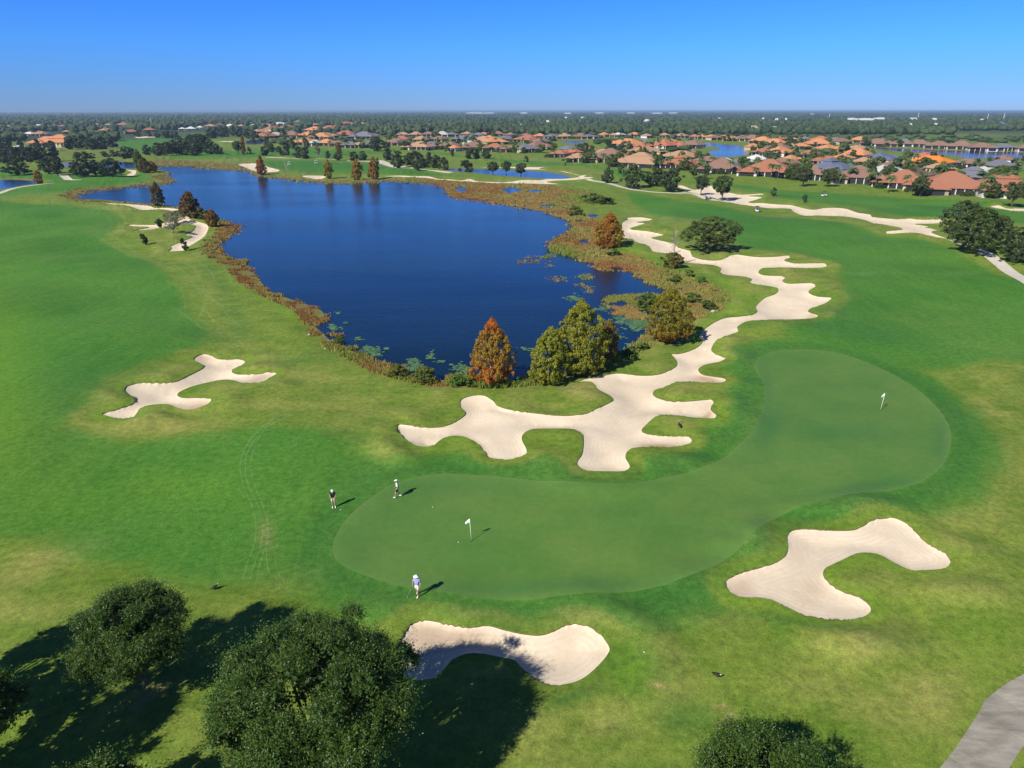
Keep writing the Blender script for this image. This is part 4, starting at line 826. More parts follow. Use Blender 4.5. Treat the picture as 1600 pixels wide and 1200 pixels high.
def house(px, ye, wpx, colr, label, group, rot, seed, two=False):
    rng = random.Random(seed); v = (600 - ye) / FOC; dy = CP + v * SP; dz = -SP + v * CP; tt = (CAM_H - 3.1) / -dz
    x = (px - 800) / FOC * tt; y = dy * tt; W = max(wpx / FOC * tt * 1.25, 9); detail = 2 if wpx > 44 else (1 if wpx > 24 else 0)
    D = min(max(W * .8, 12), 23); W2 = W / (abs(math.cos(rot)) + .35 * abs(math.sin(rot))); W2 = min(max(W2, 10), 34)
    ang_ = rot; cx, cy = x + math.sin(-ang_) * -D / 2 * -1, y + math.cos(ang_) * D / 2
    cx = x - math.sin(ang_) * D / 2; eh = 3.1 + (2.6 if two else 0); zz = zat(cx, cy)
    e = empty('house', (cx, cy, zz), ang_, label, 'house', group); HOUSES.append((e, W2, D, px, ye, wpx, detail))
    rm = ROOFM[colr]; wm = WALLM[seed % 4] if colr not in ('white', 'light grey', 'blue grey') else WALLM[1]; pitch = rng.uniform(.40, .5)
    hw, hd = W2 / 2 - .6, D / 2 - .6; por = 2.4 if detail else 0
    m = MB(); m.box(-hw, hw, -hd + por, hd, -.3, eh - .1); 
    wing = rng.choice((-1, 1)); ww = W2 * rng.uniform(.30, .42); wd = D * rng.uniform(.18, .3)
    m.box(wing * hw - (ww if wing > 0 else 0), wing * hw + (ww if wing < 0 else 0), -hd - wd + .5, -hd + por + .01, -.3, eh - .15)
    m.build('wall', wm, e)
    m = MB(); hip(m, -W2 / 2, W2 / 2, -D / 2, D / 2, eh, pitch); m.build('roof', rm, e)
    m = MB(); x0 = wing * W2 / 2 - (ww + 1.2 if wing > 0 else 0.02); x1 = wing * W2 / 2 + (ww + 1.2 if wing < 0 else 0.02)
    if wing > 0: x1 += .0
    hip(m, x0, x1, -D / 2 - wd, -D / 2 + ww * .9, eh - .05, pitch * .95); m.build('roof', rm, e)
    if detail:
        m = MB(); q = W2 * rng.uniform(.2, .3); x0 = -wing * W2 / 2 * .75 - q * .5; hip(m, x0, x0 + q * 1.4, -D / 2 - 1.2, -D / 2 + q * 1.2, eh + .06, pitch); m.build('roof', rm, e)
    if detail == 2:
        m = MB(); m.box(-W2 * .18, W2 * .18, -D * .1, D * .22, eh + D * .08, eh + D * .14 + .8); m.build('dormer_wall', wm, e)
        m = MB(); hip(m, -W2 * .2, W2 * .2, -D * .14, D * .26, eh + D * .14 + .8, pitch); m.build('roof', rm, e)
    # covered porch: columns with dark screens between
    fx0, fx1 = (-hw, wing * hw - ww) if wing > 0 else (wing * hw + ww, hw)
    n = {2: max(3, int((fx1 - fx0) / 3.2)), 1: 3, 0: 2}[detail]; st = (fx1 - fx0) / n
    cm = None
    for i in range(n + 1 if detail else 0):
        if cm is None: mm = MB(); mm.box(-.2, .2, -.2, .2, -.2, eh - .25); cm = mm.mesh('column', M_COL)
        obj('column', cm, e, (fx0 + st * i, -hd - .05, 0))
    mm = MB(); mm.box(.25, st - .25, -.04, .04, .1, eh - .3); scm = mm.mesh('porch_screen', M_SCREEN)
    for i in range(n): obj('porch_screen', scm, e, (fx0 + st * i, -hd + (.1 if detail else -.06), 0))
    mm = MB(); mm.box(-ww * .36, ww * .36, -.04, .04, .1, eh - .35); obj('porch_screen', mm.mesh('porch_screen', M_SCREEN), e, (wing * (hw - ww / 2), -hd - wd + .44, 0))
    if detail:
        mm = MB(); mm.box(-.7, .7, -.05, .05, .9, 2.3); gm_ = mm.mesh('window', M_GLASS)
        for k in range(2): obj('window', gm_, e, (wing * hw - wing * ww * (.3 + .4 * k), -hd - wd + .39, 0))
        mm = MB(); mm.box(-.05, .05, -.7, .7, .9, 2.3); gs = mm.mesh('window', M_GLASS)
        for k in range(3):
            for s_ in (-1, 1): obj('window', gs, e, (s_ * (hw + .02), -hd * .3 + k * hd * .5, 0))
    if detail == 2 and rng.random() < .75:      # screened pool cage
        m = MB(); cw = (fx1 - fx0) * .8; dd = 5.0; x0 = (fx0 + fx1) / 2 - cw / 2; yy = -hd - .3
        k = int(cw / 2.2)
        for i in range(k + 1):
            xx = x0 + cw * i / k; m.box(xx - .06, xx + .06, yy - dd - .06, yy - dd + .06, 0, 2.6)
            m.tube([(xx, yy - dd, 2.6), (xx, yy - dd * .6, 3.2), (xx, yy, 3.05)], [.06] * 3, 4)
        m.box(x0, x0 + cw, yy - dd - .05, yy - dd + .05, 2.55, 2.67); m.box(x0, x0 + cw, yy - dd - .04, yy - dd + .04, .85, .93); m.build('pool_cage', M_FRAME, e)
def row(name, group, items, jit=.12, k=.55):
    pts_ = [Gp(it[0], it[1] + 3) for it in items]
    for i, it in enumerate(sorted(items)):
        a = Gp(sorted(items)[max(i - 1, 0)][0], sorted(items)[max(i - 1, 0)][1]); b_ = Gp(sorted(items)[min(i + 1, len(items) - 1)][0], sorted(items)[min(i + 1, len(items) - 1)][1])
        th = math.atan2(b_[1] - a[1], b_[0] - a[0]); th = max(-1.0, min(1.0, th * k)); 
        nm = '%s roofed house, %s from the left %s' % (it[3], nth(i + 1), name)
        house(it[0], it[1], it[2], it[3], nm, group, th + random.uniform(-jit, jit), int(it[0] * 7 + it[1]), two=(len(it) > 4)); HOUSES[-1][0]['short_name'] = '%s house %s' % (nth(i + 1), name)
row('by the upper fairway', 'houses along the upper right fairway', [(900,246,30,'tan'),(945,248,56,'brown'),(990,254,64,'tan'),(1058,257,48,'rust'),(1122,263,54,'brown'),(1195,268,70,'rust'),(1268,272,36,'brown'),(1338,278,60,'brown'),(1405,285,64,'rust'),(1492,294,88,'rust'),(1580,297,80,'rust')])
row('behind the middle pond', 'houses behind the middle pond', [(612,222,28,'brown'),(648,229,34,'tan'),(674,226,20,'slate'),(694,228,26,'brown'),(706,231,14,'orange'),(740,230,32,'brown'),(770,231,30,'rust'),(798,232,28,'brown'),(829,233,28,'slate'),(850,229,32,'brown')])
row('behind the far meadow', 'houses behind the far shore meadow', [(470,222,28,'orange'),(487,223,20,'light grey'),(505,223,22,'orange'),(522,224,20,'brown'),(543,226,22,'slate'),(559,226,18,'tan'),(576,226,20,'slate')])
row('above the far meadow', 'second row above the far shore meadow', [(423,212,24,'rust'),(435,211,20,'light grey'),(452,211,24,'brown'),(473,211,22,'orange'),(497,214,26,'orange'),(516,212,20,'tan'),(535,210,30,'rust'),(562,213,32,'slate'),(584,211,14,'tan')])
row('far above the meadow', 'third row above the far shore meadow', [(412,206,18,'tan'),(433,202,24,'rust'),(455,200,22,'rust'),(484,203,26,'orange'),(508,201,24,'rust'),(533,200,22,'rust'),(494,195,10,'orange'),(546,193,14,'rust'),(565,193,8,'tan'),(440,193,10,'white'),(463,190,8,'tan'),(418,195,10,'tan')])
row('in mid village', 'houses in the middle of the village', [(722,217,42,'slate'),(748,219,28,'tan'),(778,221,30,'orange'),(796,217,20,'slate'),(816,218,32,'rust'),(838,221,22,'brown'),(898,233,26,'slate'),(890,238,20,'red'),(920,233,18,'orange')])
row('by the tree belt', 'houses backing onto the tree belt', [(629,210,18,'tan'),(648,210,18,'tan'),(669,210,17,'brown'),(689,210,20,'light grey'),(708,210,15,'slate'),(727,209,13,'tan'),(744,211,18,'slate'),(760,210,16,'orange'),(778,209,15,'brown'),(794,210,14,'brown'),(819,211,14,'brown'),(840,212,16,'orange'),(860,213,18,'slate'),(882,213,22,'tan'),(906,213,22,'brown'),(925,213,15,'slate'),(948,210,12,'orange'),(959,211,11,'tan'),(970,210,13,'white'),(993,210,15,'orange')])
row('around the curved street', 'houses around the curved street', [(968,225,44,'orange'),(1014,228,24,'red'),(1037,222,26,'orange'),(1054,227,34,'red'),(1073,226,26,'brown'),(990,236,24,'rust'),(1022,237,36,'tan'),(1052,246,38,'tan'),(1100,251,28,'brown'),(1012,246,24,'tan')])
row('north of the village pond', 'houses north of the residential pond', [(1015,212,13,'tan'),(1039,211,15,'tan'),(1062,212,17,'tan'),(1084,213,13,'red'),(1095,213,9,'orange'),(1107,214,15,'orange'),(1119,215,15,'brown'),(1131,213,11,'red'),(1141,216,20,'orange'),(1158,214,14,'brown'),(1170,217,22,'brown'),(1186,220,24,'orange'),(1204,223,26,'orange')])
row('between the fairway and the canal', 'houses between fairway and canal', [(1208,231,26,'brown'),(1233,238,34,'orange'),(1247,250,26,'orange'),(1283,251,32,'rust'),(1310,247,22,'orange'),(1322,262,50,'blue grey'),(1215,257,38,'brown'),(1376,269,42,'light grey'),(1396,248,40,'blue grey'),(1397,257,26,'brown'),(1332,241,32,'orange'),(1304,232,28,'orange'),(1282,224,32,'orange')])
row('behind the orange roofs', 'small houses behind the orange roofs', [(1222,217,14,'red'),(1238,217,15,'orange'),(1258,217,13,'slate'),(1279,218,22,'red'),(1301,219,18,'slate'),(1321,221,22,'brown'),(1340,219,22,'orange'),(1366,223,32,'brown'),(1390,224,22,'brown')])
row('along the far canal', 'houses along the far canal', [(1410,224,24,'slate'),(1432,225,28,'brown'),(1465,227,30,'brown'),(1500,228,30,'brown'),(1537,230,32,'brown'),(1573,230,27,'slate'),(1606,231,24,'brown')], .06)
row('before the far canal', 'houses this side of the far canal', [(1446,255,42,'vivid orange'),(1458,246,26,'red'),(1412,256,28,'brown'),(1509,254,30,'brown'),(1572,259,34,'slate'),(1584,249,26,'brown'),(1446,273,40,'dark brown'),(1512,277,50,'slate'),(1577,278,42,'rust')])
row('in the left background', 'houses in the left background', [(24,231,14,'light grey'),(30,210,16,'tan'),(42,209,14,'white'),(60,209,20,'tan'),(4,213,14,'brown'),(13,197,10,'tan'),(34,197,10,'rust'),(61,196,9,'white'),(80,197,13,'rust'),(96,197,12,'rust'),(108,196,10,'tan'),(134,206,12,'rust'),(147,207,14,'red'),(163,204,18,'tan'),(104,206,10,'tan'),(150,195,10,'rust'),(168,195,9,'tan'),(190,195,14,'rust')], .3, .2)
row('beyond the left grove', 'houses beyond the left grove', [(207,206,16,'rust'),(232,203,16,'rust'),(284,201,9,'white'),(297,201,13,'white'),(311,199,8,'white'),(327,197,13,'tan'),(340,196,12,'rust'),(357,197,12,'white'),(376,197,11,'tan'),(395,196,9,'white')], .3, .2)
row('tucked among the village roofs', 'houses tucked among the village roofs', [(1190,238,26,'rust'),(1262,240,24,'rust'),(1350,252,28,'tan'),(1425,265,28,'brown'),(1478,262,26,'tan'),(1540,268,30,'light grey'),(1350,232,24,'tan'),(1182,229,18,'orange'),(1230,229,22,'tan'),(1255,229,20,'orange'),(1256,262,26,'tan'),(1165,255,24,'slate'),(1190,248,24,'white'),(1140,253,20,'white'),(940,239,26,'tan'),(1080,239,20,'brown'),(985,244,26,'brown'),(1087,257,20,'tan'),(1460,285,34,'tan'),(1390,277,30,'tan'),(1310,270,30,'slate'),(1232,263,28,'brown'),(625,217,22,'rust'),(655,218,20,'tan'),(682,217,20,'brown'),(880,225,18,'tan') if False else (760,216,18,'orange'),(735,224,20,'light grey'),(870,240,22,'rust')], .2, .3)
# clubhouse: long building under several orange tile roofs
e = at(76, 231); cxx, cyy = e[0], e[1] + 14
ch = empty('clubhouse', (cxx, cyy, 0), .12, 'large clubhouse with many stepped orange tile roofs in the left background', 'building')
m = MB(); m.box(-20, 18, -6, 10, -.3, 5.2); m.box(-20, -8, -12, -5.9, -.3, 4.6); m.build('wall', WALLM[3], ch)
for (x0, x1, y0, y1, z) in ((-21, 19, -8, 12, 5.3), (-22, -6, -14, 0, 4.7), (4, 19.5, -12, 2, 5.0), (-6, 12, -3, 11, 8.6)):
    m = MB(); hip(m, x0, x1, y0, y1, z, .5, .35); m.build('roof', ROOFM['orange'], ch)
m = MB(); m.box(-5, 11, -2, 10, 7, 8.5); m.build('tower_wall', WALLM[3], ch)
cm_ = MB(); cm_.box(-.4, .4, -.4, .4, 0, 4.7); cm_ = cm_.mesh('column', M_COL)
for i in range(5): obj('column', cm_, ch, (5 + i * 3.4, -11, 0))
wm_ = MB(); wm_.box(-1, 1, -.06, .06, 1, 3.4); wm_ = wm_.mesh('window', M_GLASS)
for i in range(5): obj('window', wm_, ch, (-18.5 + i * 2.9, -12.05, 0))
# garden plants around the houses, placed beside each house in the world
USED = set(); CNT = {'palm': 0, 'tree': 0, 'shrub': 0}
for e, W2, D, hx, hy, wp, det in HOUSES:
    if wp < 11: continue
    nn = 9 if wp > 40 else (6 if wp > 24 else (4 if wp > 15 else 2)); ca, sa = math.cos(e.rotation_euler.z), math.sin(e.rotation_euler.z)
    for k in range(nn):
        front = random.random() < .55; right = random.random() < .5
        sx = (1 if right else -1) * (random.uniform(.08, .55) if front else random.uniform(.55, .68)) * W2
        sy = -D / 2 - random.uniform(2.0, 5.0) if front else random.uniform(-.45, .9) * D
        if not front: sx = (1 if right else -1) * (W2 / 2 + random.uniform(1.2, 3.5))
        x = e.location.x + ca * sx - sa * sy; y = e.location.y + sa * sx + ca * sy; r_ = random.random(); big = random.random() < .5
        a_, b_, _ = PX(x, y, 0)
        if (1098 < a_ < 1174 and 221 < b_ < 246) or (b_ > 230 and b_ < 244 and a_ > 1400 and not hy > 250): continue
        kd = 'palm' if r_ < .34 else ('tree' if r_ < .62 else 'shrub')
        lab = '%s %s %s the %s' % (('tall' if big else 'low') if kd == 'palm' else ('broad' if big else 'small'), {'palm': 'palm', 'tree': 'leafy tree', 'shrub': 'green shrub'}[kd], ('front ' if front else '') + ('right of' if right else 'left of'), e['short_name'])
        if lab in USED or CNT[kd] > 280: continue
        USED.add(lab); CNT[kd] += 1
        if kd == 'palm': palm(x, y, random.uniform(6, 8.5) if big else random.uniform(3.5, 5.5), lab)
        elif kd == 'tree': tree_at('dome' if random.random() < .5 else 'ball', x, y, zat(x, y) - .05, random.uniform(6, 8.5) if big else random.uniform(4, 5.5), random.uniform(6, 8.5) if big else random.uniform(3.5, 5), lab, 'leafy garden trees in the village', color=random.choice(((1.5, 1.6, 1.0), (1.1, 1.25, .9), (1.8, 1.7, 1.0))), lod=2 if wp < 30 else 1)
        else: tree_at('shrub', x, y, zat(x, y) - .05, random.uniform(2.4, 3.4) if big else random.uniform(1.4, 2.2), random.uniform(5, 8) if big else random.uniform(2.5, 4.5), lab, 'garden shrubs in the village', 'shrub', color=random.choice(((1.1, 1.1, 1), (.8, .9, .8), (1.5, 1.4, .9))), lod=2 if wp < 30 else 1)
for e, *_ in HOUSES: del e['short_name']
for px_, py_ in ((909,256),(942,259),(1204,279),(1212,280),(1330,287),(1388,300),(1180,274),(1095,268),(1540,306),(1556,304),(1168,272)):
    x, y = Gp(px_, py_); palm(x, y, random.uniform(6, 9), 'tall slim palm by the upper fairway, %s from the left' % nth(1 + sum(q < px_ for q in (909, 942, 1204, 1212, 1330, 1388, 1180, 1095, 1540, 1556, 1168))), 'tall palms by the upper right fairway', 3.0)

# ------------------------------------------------------------ far wood, far buildings, masts
def ico():
    t_ = (1 + 5 ** .5) / 2; v = np.array([(-1,t_,0),(1,t_,0),(-1,-t_,0),(1,-t_,0),(0,-1,t_),(0,1,t_),(0,-1,-t_),(0,1,-t_),(t_,0,-1),(t_,0,1),(-t_,0,-1),(-t_,0,1)], float)
    v /= np.linalg.norm(v[0]); f = [(0,11,5),(0,5,1),(0,1,7),(0,7,10),(0,10,11),(1,5,9),(5,11,4),(11,10,2),(10,7,6),(7,1,8),(3,9,4),(3,4,2),(3,2,6),(3,6,8),(3,8,9),(4,9,5),(2,4,11),(6,2,10),(8,6,7),(9,8,1)]
    return v, np.array(f)
def ico2():
    v, f = ico(); v = list(map(tuple, v)); c = {}; o = []
    def md(a, b_):
        k = (min(a, b_), max(a, b_))
        if k not in c: m_ = (np.array(v[a]) + np.array(v[b_])) / 2; m_ /= np.linalg.norm(m_); v.append(tuple(m_)); c[k] = len(v) - 1
        return c[k]
    for a, b_, d in f: x, y, z = md(a, b_), md(b_, d), md(d, a); o += [(a, x, z), (b_, y, x), (d, z, y), (x, y, z)]
    return np.array(v), np.array(o)
def wood(name, label, n, y0, y1, base, seed, hmin, hmax, wmul, xr=(-500, 2100), excl=None):
    rng = np.random.default_rng(seed); bx = rng.uniform(xr[0], xr[1], n); by = y0 + (y1 - y0) * rng.random(n); x, y = G(bx, by)
    ok = np.ones(n, bool)
    for e, W2, D, hx, hy, wp, det in HOUSES:
        ok &= ~((np.abs(bx - hx) < wp / 2 + 3) & (by > hy - 1.0) & (by < hy + 7))
    for ex in (excl or []): ok &= ~((bx > ex[0]) & (bx < ex[1]) & (by > ex[2]) & (by < ex[3]))
    x, y = x[ok], y[ok]; n = len(x); d_ = np.hypot(x, y)
    bv, bf = base; h = rng.uniform(hmin, hmax, n); rad = np.maximum(rng.uniform(3.2, 6.5, n), d_ * wmul * rng.uniform(.7, 1.3, n))
    V = np.repeat(bv[None], n, 0) * (1 + rng.normal(size=(n, len(bv), 1)) * .16); V[:, :, 0] *= rad[:, None]; V[:, :, 1] *= rad[:, None]; V[:, :, 2] = V[:, :, 2] * (h * .5)[:, None] + (h * .5)[:, None]
    V[:, :, 0] += x[:, None]; V[:, :, 1] += y[:, None]
    F = (bf[None] + (np.arange(n) * len(bv))[:, None, None]).reshape(-1, 3)
    lum = np.clip(rng.random(n) * .7 + .3 * (nzB(x * .15, y * .15) * .5 + .5), 0, 1)
    ti = np.clip(np.repeat(lum, len(bv)) + rng.normal(size=n * len(bv)) * .22, 0, 1)
    me = mesh_np(name, V.reshape(-1, 3), F, M_WOOD, False, {'tint': ti, 'warm': np.zeros(len(ti))}); o = obj(name, me); o.color = (1, 1, 1, 1)
    return tag(o, label, kind='stuff')
M_WHITE = mat('white_metal', (.78, .78, .76), .5, .3)[0]; M_GREYR = mat('grey_flat_roof', (.5, .5, .5), .8, .1)[0]
FARB = [(735,175.2,14,'long white warehouse, left end of the horizon cluster'),(748,175.5,12,'white warehouse in the middle of the horizon cluster'),(764,175.2,16,'white warehouse, right end of the horizon cluster'),(818,174.6,12,'white buildings on the horizon left of centre right'),(887,177,10,'small white pair of sheds below the horizon'),(936,174.6,14,'long white roof on the horizon above the village'),(986,174.6,12,'second long white roof on the horizon above the village'),(1026,177,18,'pale shed under the horizon right of the long roofs'),(1052,176.5,14,'pale low shed further right under the horizon'),(1330,186.5,16,'white plant left half at the right horizon'),(1352,187,26,'large white plant at the right horizon'),(1376,185.5,16,'white plant right half at the right horizon'),(1428,186,14,'white shed right of the large plant'),(1460,186.5,10,'bright white shed furthest right'),(1268,178,8,'orange tinged block on the right horizon'),(855,191,6,'white roof among the far trees above the pond'),(1213,187,8,'white shed in the woods left of the plant'),(1228,186.5,6,'small white shed beside the one left of the plant'),(1124,185.5,4,'tiny white roof in the far woods'),(1192,186,5,'tiny white roof in the far woods on the right'),(1422,197,10,'white house group in the far right trees'),(1462,197,9,'second white house in the far right trees'),(1566,195,9,'blue roofed hall in the far right trees'),(1533,188,7,'pale block in the far right trees'),(1178,202,13,'pale yellow building beyond the village'),(1210,203.5,12,'yellowish building beyond the village'),(884,184,6,'white roof above the tree belt'),(910,184,6,'another white roof above the tree belt'),(1010,189,9,'white roofs in the woods above the street'),(813,199,4,'tiny white roof at the wood edge')]
for i, (px_, py_, w_, lb) in enumerate(FARB):
    py_ = max(py_, 176.6); x, y = Gp(px_, py_ + .8); dep = PX(x, y, 5)[2]; ww = w_ / FOC * dep; dd = min(ww * .5, 90); hh = min(max(1.5 / FOC * dep, 6), 18)
    e = empty('far_building', (x, y, 0), random.uniform(-.1, .1), lb, 'building', 'pale buildings in the distance')
    wm_ = mat('blue_metal', (.08, .2, .55), .5)[0] if 'blue' in lb else (WALLM[3] if 'yellow' in lb or 'orange' in lb else M_WHITE)
    m = MB(); m.box(-ww / 2, ww / 2, 0, dd, 0, hh); m.box(-ww * .2, ww * .35, 3, dd * .8, hh + .01, hh * 1.15 + .01); m.build('wall', wm_, e)
    m = MB(); m.box(-ww / 2 - .4, ww / 2 + .4, -.4, dd + .4, hh * 1.16, hh * 1.16 + .4) if False else m.box(-ww * .21, ww * .36, 2.6, dd * .82, hh * 1.15 + .02, hh * 1.15 + .5); m.build('roof', M_GREYR if w_ < 12 else M_WHITE, e)
EX = [(175, 290, 204, 262), (1490, 2100, 204.5, 220), (-500, 400, 205.5, 260)] + [(q[0] - q[2] / 2 - 1, q[0] + q[2] / 2 + 1, max(q[1], 176.6) - .5, max(q[1], 176.6) + 5) for q in FARB]
wood('tree_belt', 'dense band of trees behind the houses', 10000, 189, 210.5, ico2(), 21, 6, 12, .0020, excl=EX)
wood('far_wood', 'endless dark woodland out to the horizon', 16000, 175.2, 190.5, ico(), 22, 7, 14, .0026, excl=EX[3:])
wood('roadside_trees', 'trees filling the far left background', 1500, 198, 222, ico2(), 23, 6, 10, .0016, (-400, 182), [(38, 112, 206, 234)])
wood('village_trees', 'low trees between the village streets', 520, 206, 246, ico2(), 24, 2.5, 4.5, .0011, (940, 1640), [(1000, 1030, 205, 228), (1080, 1180, 214, 246), (1300, 1700, 224, 252), (940, 1120, 238, 250), (1240, 1700, 200, 213)])
wood('village_trees', 'low trees between the houses left of centre', 360, 204, 226, ico2(), 25, 2.5, 4.5, .0011, (400, 940), [(870, 930, 217, 226)])
MAST = [(237,197,185,'white mast rising from the left woods'),(1434,186,176.5,'thin mast on the right horizon'),(1542,190,178,'left one of two thin masts at the right'),(1567,190,177,'right one of two thin masts at the right'),(741,176,171.5,'mast over the white horizon warehouses'),(1295,187,178,'faint mast left of the large white plant')]
for px_, b_, tp, lb in MAST:
    x, y = Gp(px_, b_); h = min(height_to(px_, b_, tp), 36); dep = PX(x, y, 5)[2]; r_ = dep * .0004
    e = empty('radio_mast', (x, y, 0), 0, lb, 'mast', 'masts in the distance'); m = MB(); m.tube([(0, 0, 0), (0, 0, h)], [r_, r_ * .6], 5); m.build('pole', M_WHITE, e)
    m = MB(); m.box(-r_ * 2, r_ * 2, -r_, r_, h * .9, h * .94); m.build('crossarm', M_WHITE, e)

# ------------------------------------------------------------ reeds, lilies, shore plants
nzF = Noise(7, 8, 77)
def reeds(name, label, polys, n, hm, seed, greenf, rustf, spread=.5, nbl=5):
    rng = np.random.default_rng(seed); B = []
    tot = sum((np.ptp(np.array(p)[:, 0]) * np.ptp(np.array(p)[:, 1])) for p in polys)
    for p in polys:
        p = smooth(p, 6); a = np.ptp(p[:, 0]) * np.ptp(p[:, 1]); k = int(n * a / tot)
        X = rng.uniform(p[:, 0].min(), p[:, 0].max(), k); Y = rng.uniform(p[:, 1].min(), p[:, 1].max(), k); i = pip(X, Y, p); B.append(np.stack([X[i], Y[i]], 1))
    B = np.concatenate(B); B += rng.normal(size=B.shape) * np.array([3.0, 1.2])
    for kk, r_ in enumerate(regions):
        if r_[1] == 'marsh_pool' or r_[0] in ('sand', 'path'): B = B[~pip(B[:, 0], B[:, 1], r_[2])]
    x, y = G(B[:, 0], B[:, 1]); pn = nzB(x * 1.4, y * 1.4) + .6 * nzA(x * .8, y * .8)
    fn = nzF(x, y) + .5 * nzF(x * 2.3, y * 2.3); keep = (fn > (-.15 if 'left' in label else -.55)) & (rng.random(len(x)) < np.clip(1.25 - .0 * x, 0, 1)); x, y, B, pn = x[keep], y[keep], B[keep], pn[keep]
    dep = np.hypot(x, y); m_ = len(x); z = np.array([zat(a, b_) for a, b_ in zip(x, y)]) - .05
    gr = np.clip(greenf(B[:, 0], B[:, 1]) + .22 * pn + rng.normal(size=m_) * .12, 0, 1); ru = np.clip(rustf(B[:, 0], B[:, 1]) - .3 * pn + rng.normal(size=m_) * .15, 0, 1)
    V = []; ti = []; wa = []
    for k in range(nbl):
        a = rng.uniform(0, 6.28, m_); h = hm * rng.uniform(.5, 1.2, m_) * (1 + .25 * np.clip(pn, -1, 1.5)); w_ = np.maximum(.035, dep * .0011) * rng.uniform(.7, 1.4, m_)
        ox = rng.normal(size=m_) * spread * .5; oy = rng.normal(size=m_) * spread * .5; lx = rng.normal(size=m_) * .3 * h; ly = rng.normal(size=m_) * .3 * h
        T = np.empty((m_, 3, 3)); T[:, 0] = np.stack([x + ox - np.cos(a) * w_, y + oy - np.sin(a) * w_, z], 1); T[:, 1] = np.stack([x + ox + np.cos(a) * w_, y + oy + np.sin(a) * w_, z], 1); T[:, 2] = np.stack([x + ox + lx, y + oy + ly, z + h], 1)
        V.append(T.reshape(-1, 3)); ti.append(np.repeat(gr, 3)); wa.append(np.repeat(ru, 3))
    V = np.concatenate(V); o = obj(name, mesh_np(name, V, np.arange(len(V)).reshape(-1, 3), M_REED, False, {'tint': np.concatenate(ti), 'warm': np.concatenate(wa)})); o.color = (1, 1, 1, 1)
    return tag(o, label, kind='stuff')
g_ = lambda cx, cy, sx, sy, a: (lambda X, Y: a * np.exp(-((X - cx) / sx) ** 2 - ((Y - cy) / sy) ** 2))
reeds('reed_bed', 'rusty and tan reeds filling the north east marsh', [MARSH['ne']], 30000, .42, 31, lambda X, Y: .15 + g_(905,310,50,18,.9)(X, Y), lambda X, Y: .45 + g_(720,300,60,20,.4)(X, Y) - g_(900,310,60,20,.4)(X, Y))
reeds('reed_bed', 'tan and olive reeds along the east shore below the rusty cypress', [MARSH['east'], [(865,389),(910,402),(932,418),(950,419),(990,420),(985,400),(950,392),(900,385)], [(1000,432),(1047,452),(1062,450),(1040,425),(1000,418)]], 34000, .5, 32, lambda X, Y: .4 + g_(1040,430,60,30,.25)(X, Y), lambda X, Y: .05 + g_(880,375,35,16,1)(X, Y) + g_(915,347,25,7,.8)(X, Y) + g_(1120,465,20,25,.35)(X, Y))
reeds('reed_bed', 'brown reeds fringing the left shore', [MARSH['left'], [(345,341),(366,352),(366,362),(352,372),(337,366),(341,353)], [(340,383),(346,393),(360,404),(372,409),(384,420),(400,440),(385,447),(362,422),(337,407),(328,394)], [(480,503),(500,500),(507,493),(500,484),(480,476),(466,488)]], 100000, .42, 33, lambda X, Y: .3 + g_(660,590,60,12,.5)(X, Y), lambda X, Y: .42 + g_(400,440,70,60,.2)(X, Y) - g_(660,590,60,20,.5)(X, Y))
reeds('reed_bed', 'thin tan reeds along the far shore and the inlet', [MARSH['far'], MARSH['inlet']], 30000, .35, 34, lambda X, Y: .3 + 0 * X, lambda X, Y: .25 + 0 * X)
reeds('shore_plants', 'green plants on the near shore around the cypresses', [MARSH['south'], MARSH['cove']], 9000, .7, 35, lambda X, Y: 1.0 + 0 * X, lambda X, Y: -.5 + 0 * X)
tree_px('shrub', 622, 586, 566, 34, 'golden brown bush in the reeds of the near left shore', None, (1.9, 1.1, .7), cat='shrub', lod=1)
tree_px('shrub', 664, 594, 571, 42, 'large olive bush in the reeds of the near left shore', None, (1.6, 1.3, .7), cat='shrub', lod=1)
tree_px('shrub', 531, 534, 522, 20, 'small olive bush in the water off the left shore', None, (1.6, 1.2, .8), cat='shrub', lod=1)
tree_row('shrub', 'low bushes around the near shore cypresses', 'low green bush', [(716,601,584,26),(735,601,588,20),(812,597,586,20),(985,553,542,22),(1004,545,534,20),(1095,442,432,20),(1076,432,422,18)], (1.2, 1.25, .9), 'shrub')
tree_row('shrub', 'bushes in the marsh below the bunker', 'green marsh bush', [(1012,478,456,40),(925,316,302,40),(945,318,308,34),(900,336,322,26),(1056,440,430,26),(960,400,390,22),(940,384,376,20),(1080,470,456,30),(1105,482,470,30)], (1.1, 1.0, .7), 'shrub')
def lilies(name, label, patches, seed):
    rng = np.random.default_rng(seed); C = []
    for px_, py_, rx, ry, n in patches:
        a = rng.normal(size=(n, 2)) * .5; C.append(np.stack([px_ + a[:, 0] * rx, py_ + a[:, 1] * ry], 1))
    C = np.concatenate(C); x, y = G(C[:, 0], C[:, 1], Z_WATER); n = len(x); r = rng.uniform(.12, .32, n) * np.clip(np.hypot(x, y) / 90, 1, 2); k = 7
    an = np.linspace(0, 6.28 * .93, k)[None] + rng.uniform(0, 6, (n, 1)); z = Z_WATER + .012 + rng.uniform(0, .03, n)
    V = np.stack([x[:, None] + r[:, None] * np.cos(an), y[:, None] + r[:, None] * np.sin(an), np.repeat(z[:, None], k, 1) + rng.uniform(0, .03, (n, k))], 2).reshape(-1, 3)
    F = np.arange(n * k).reshape(n, k); o = obj(name, mesh_np(name, V, F, M_LILY, False, {'tint': np.repeat(rng.random(n), k), 'warm': np.zeros(n * k)})); o.color = (1, 1, 1, 1); tag(o, label, kind='stuff')
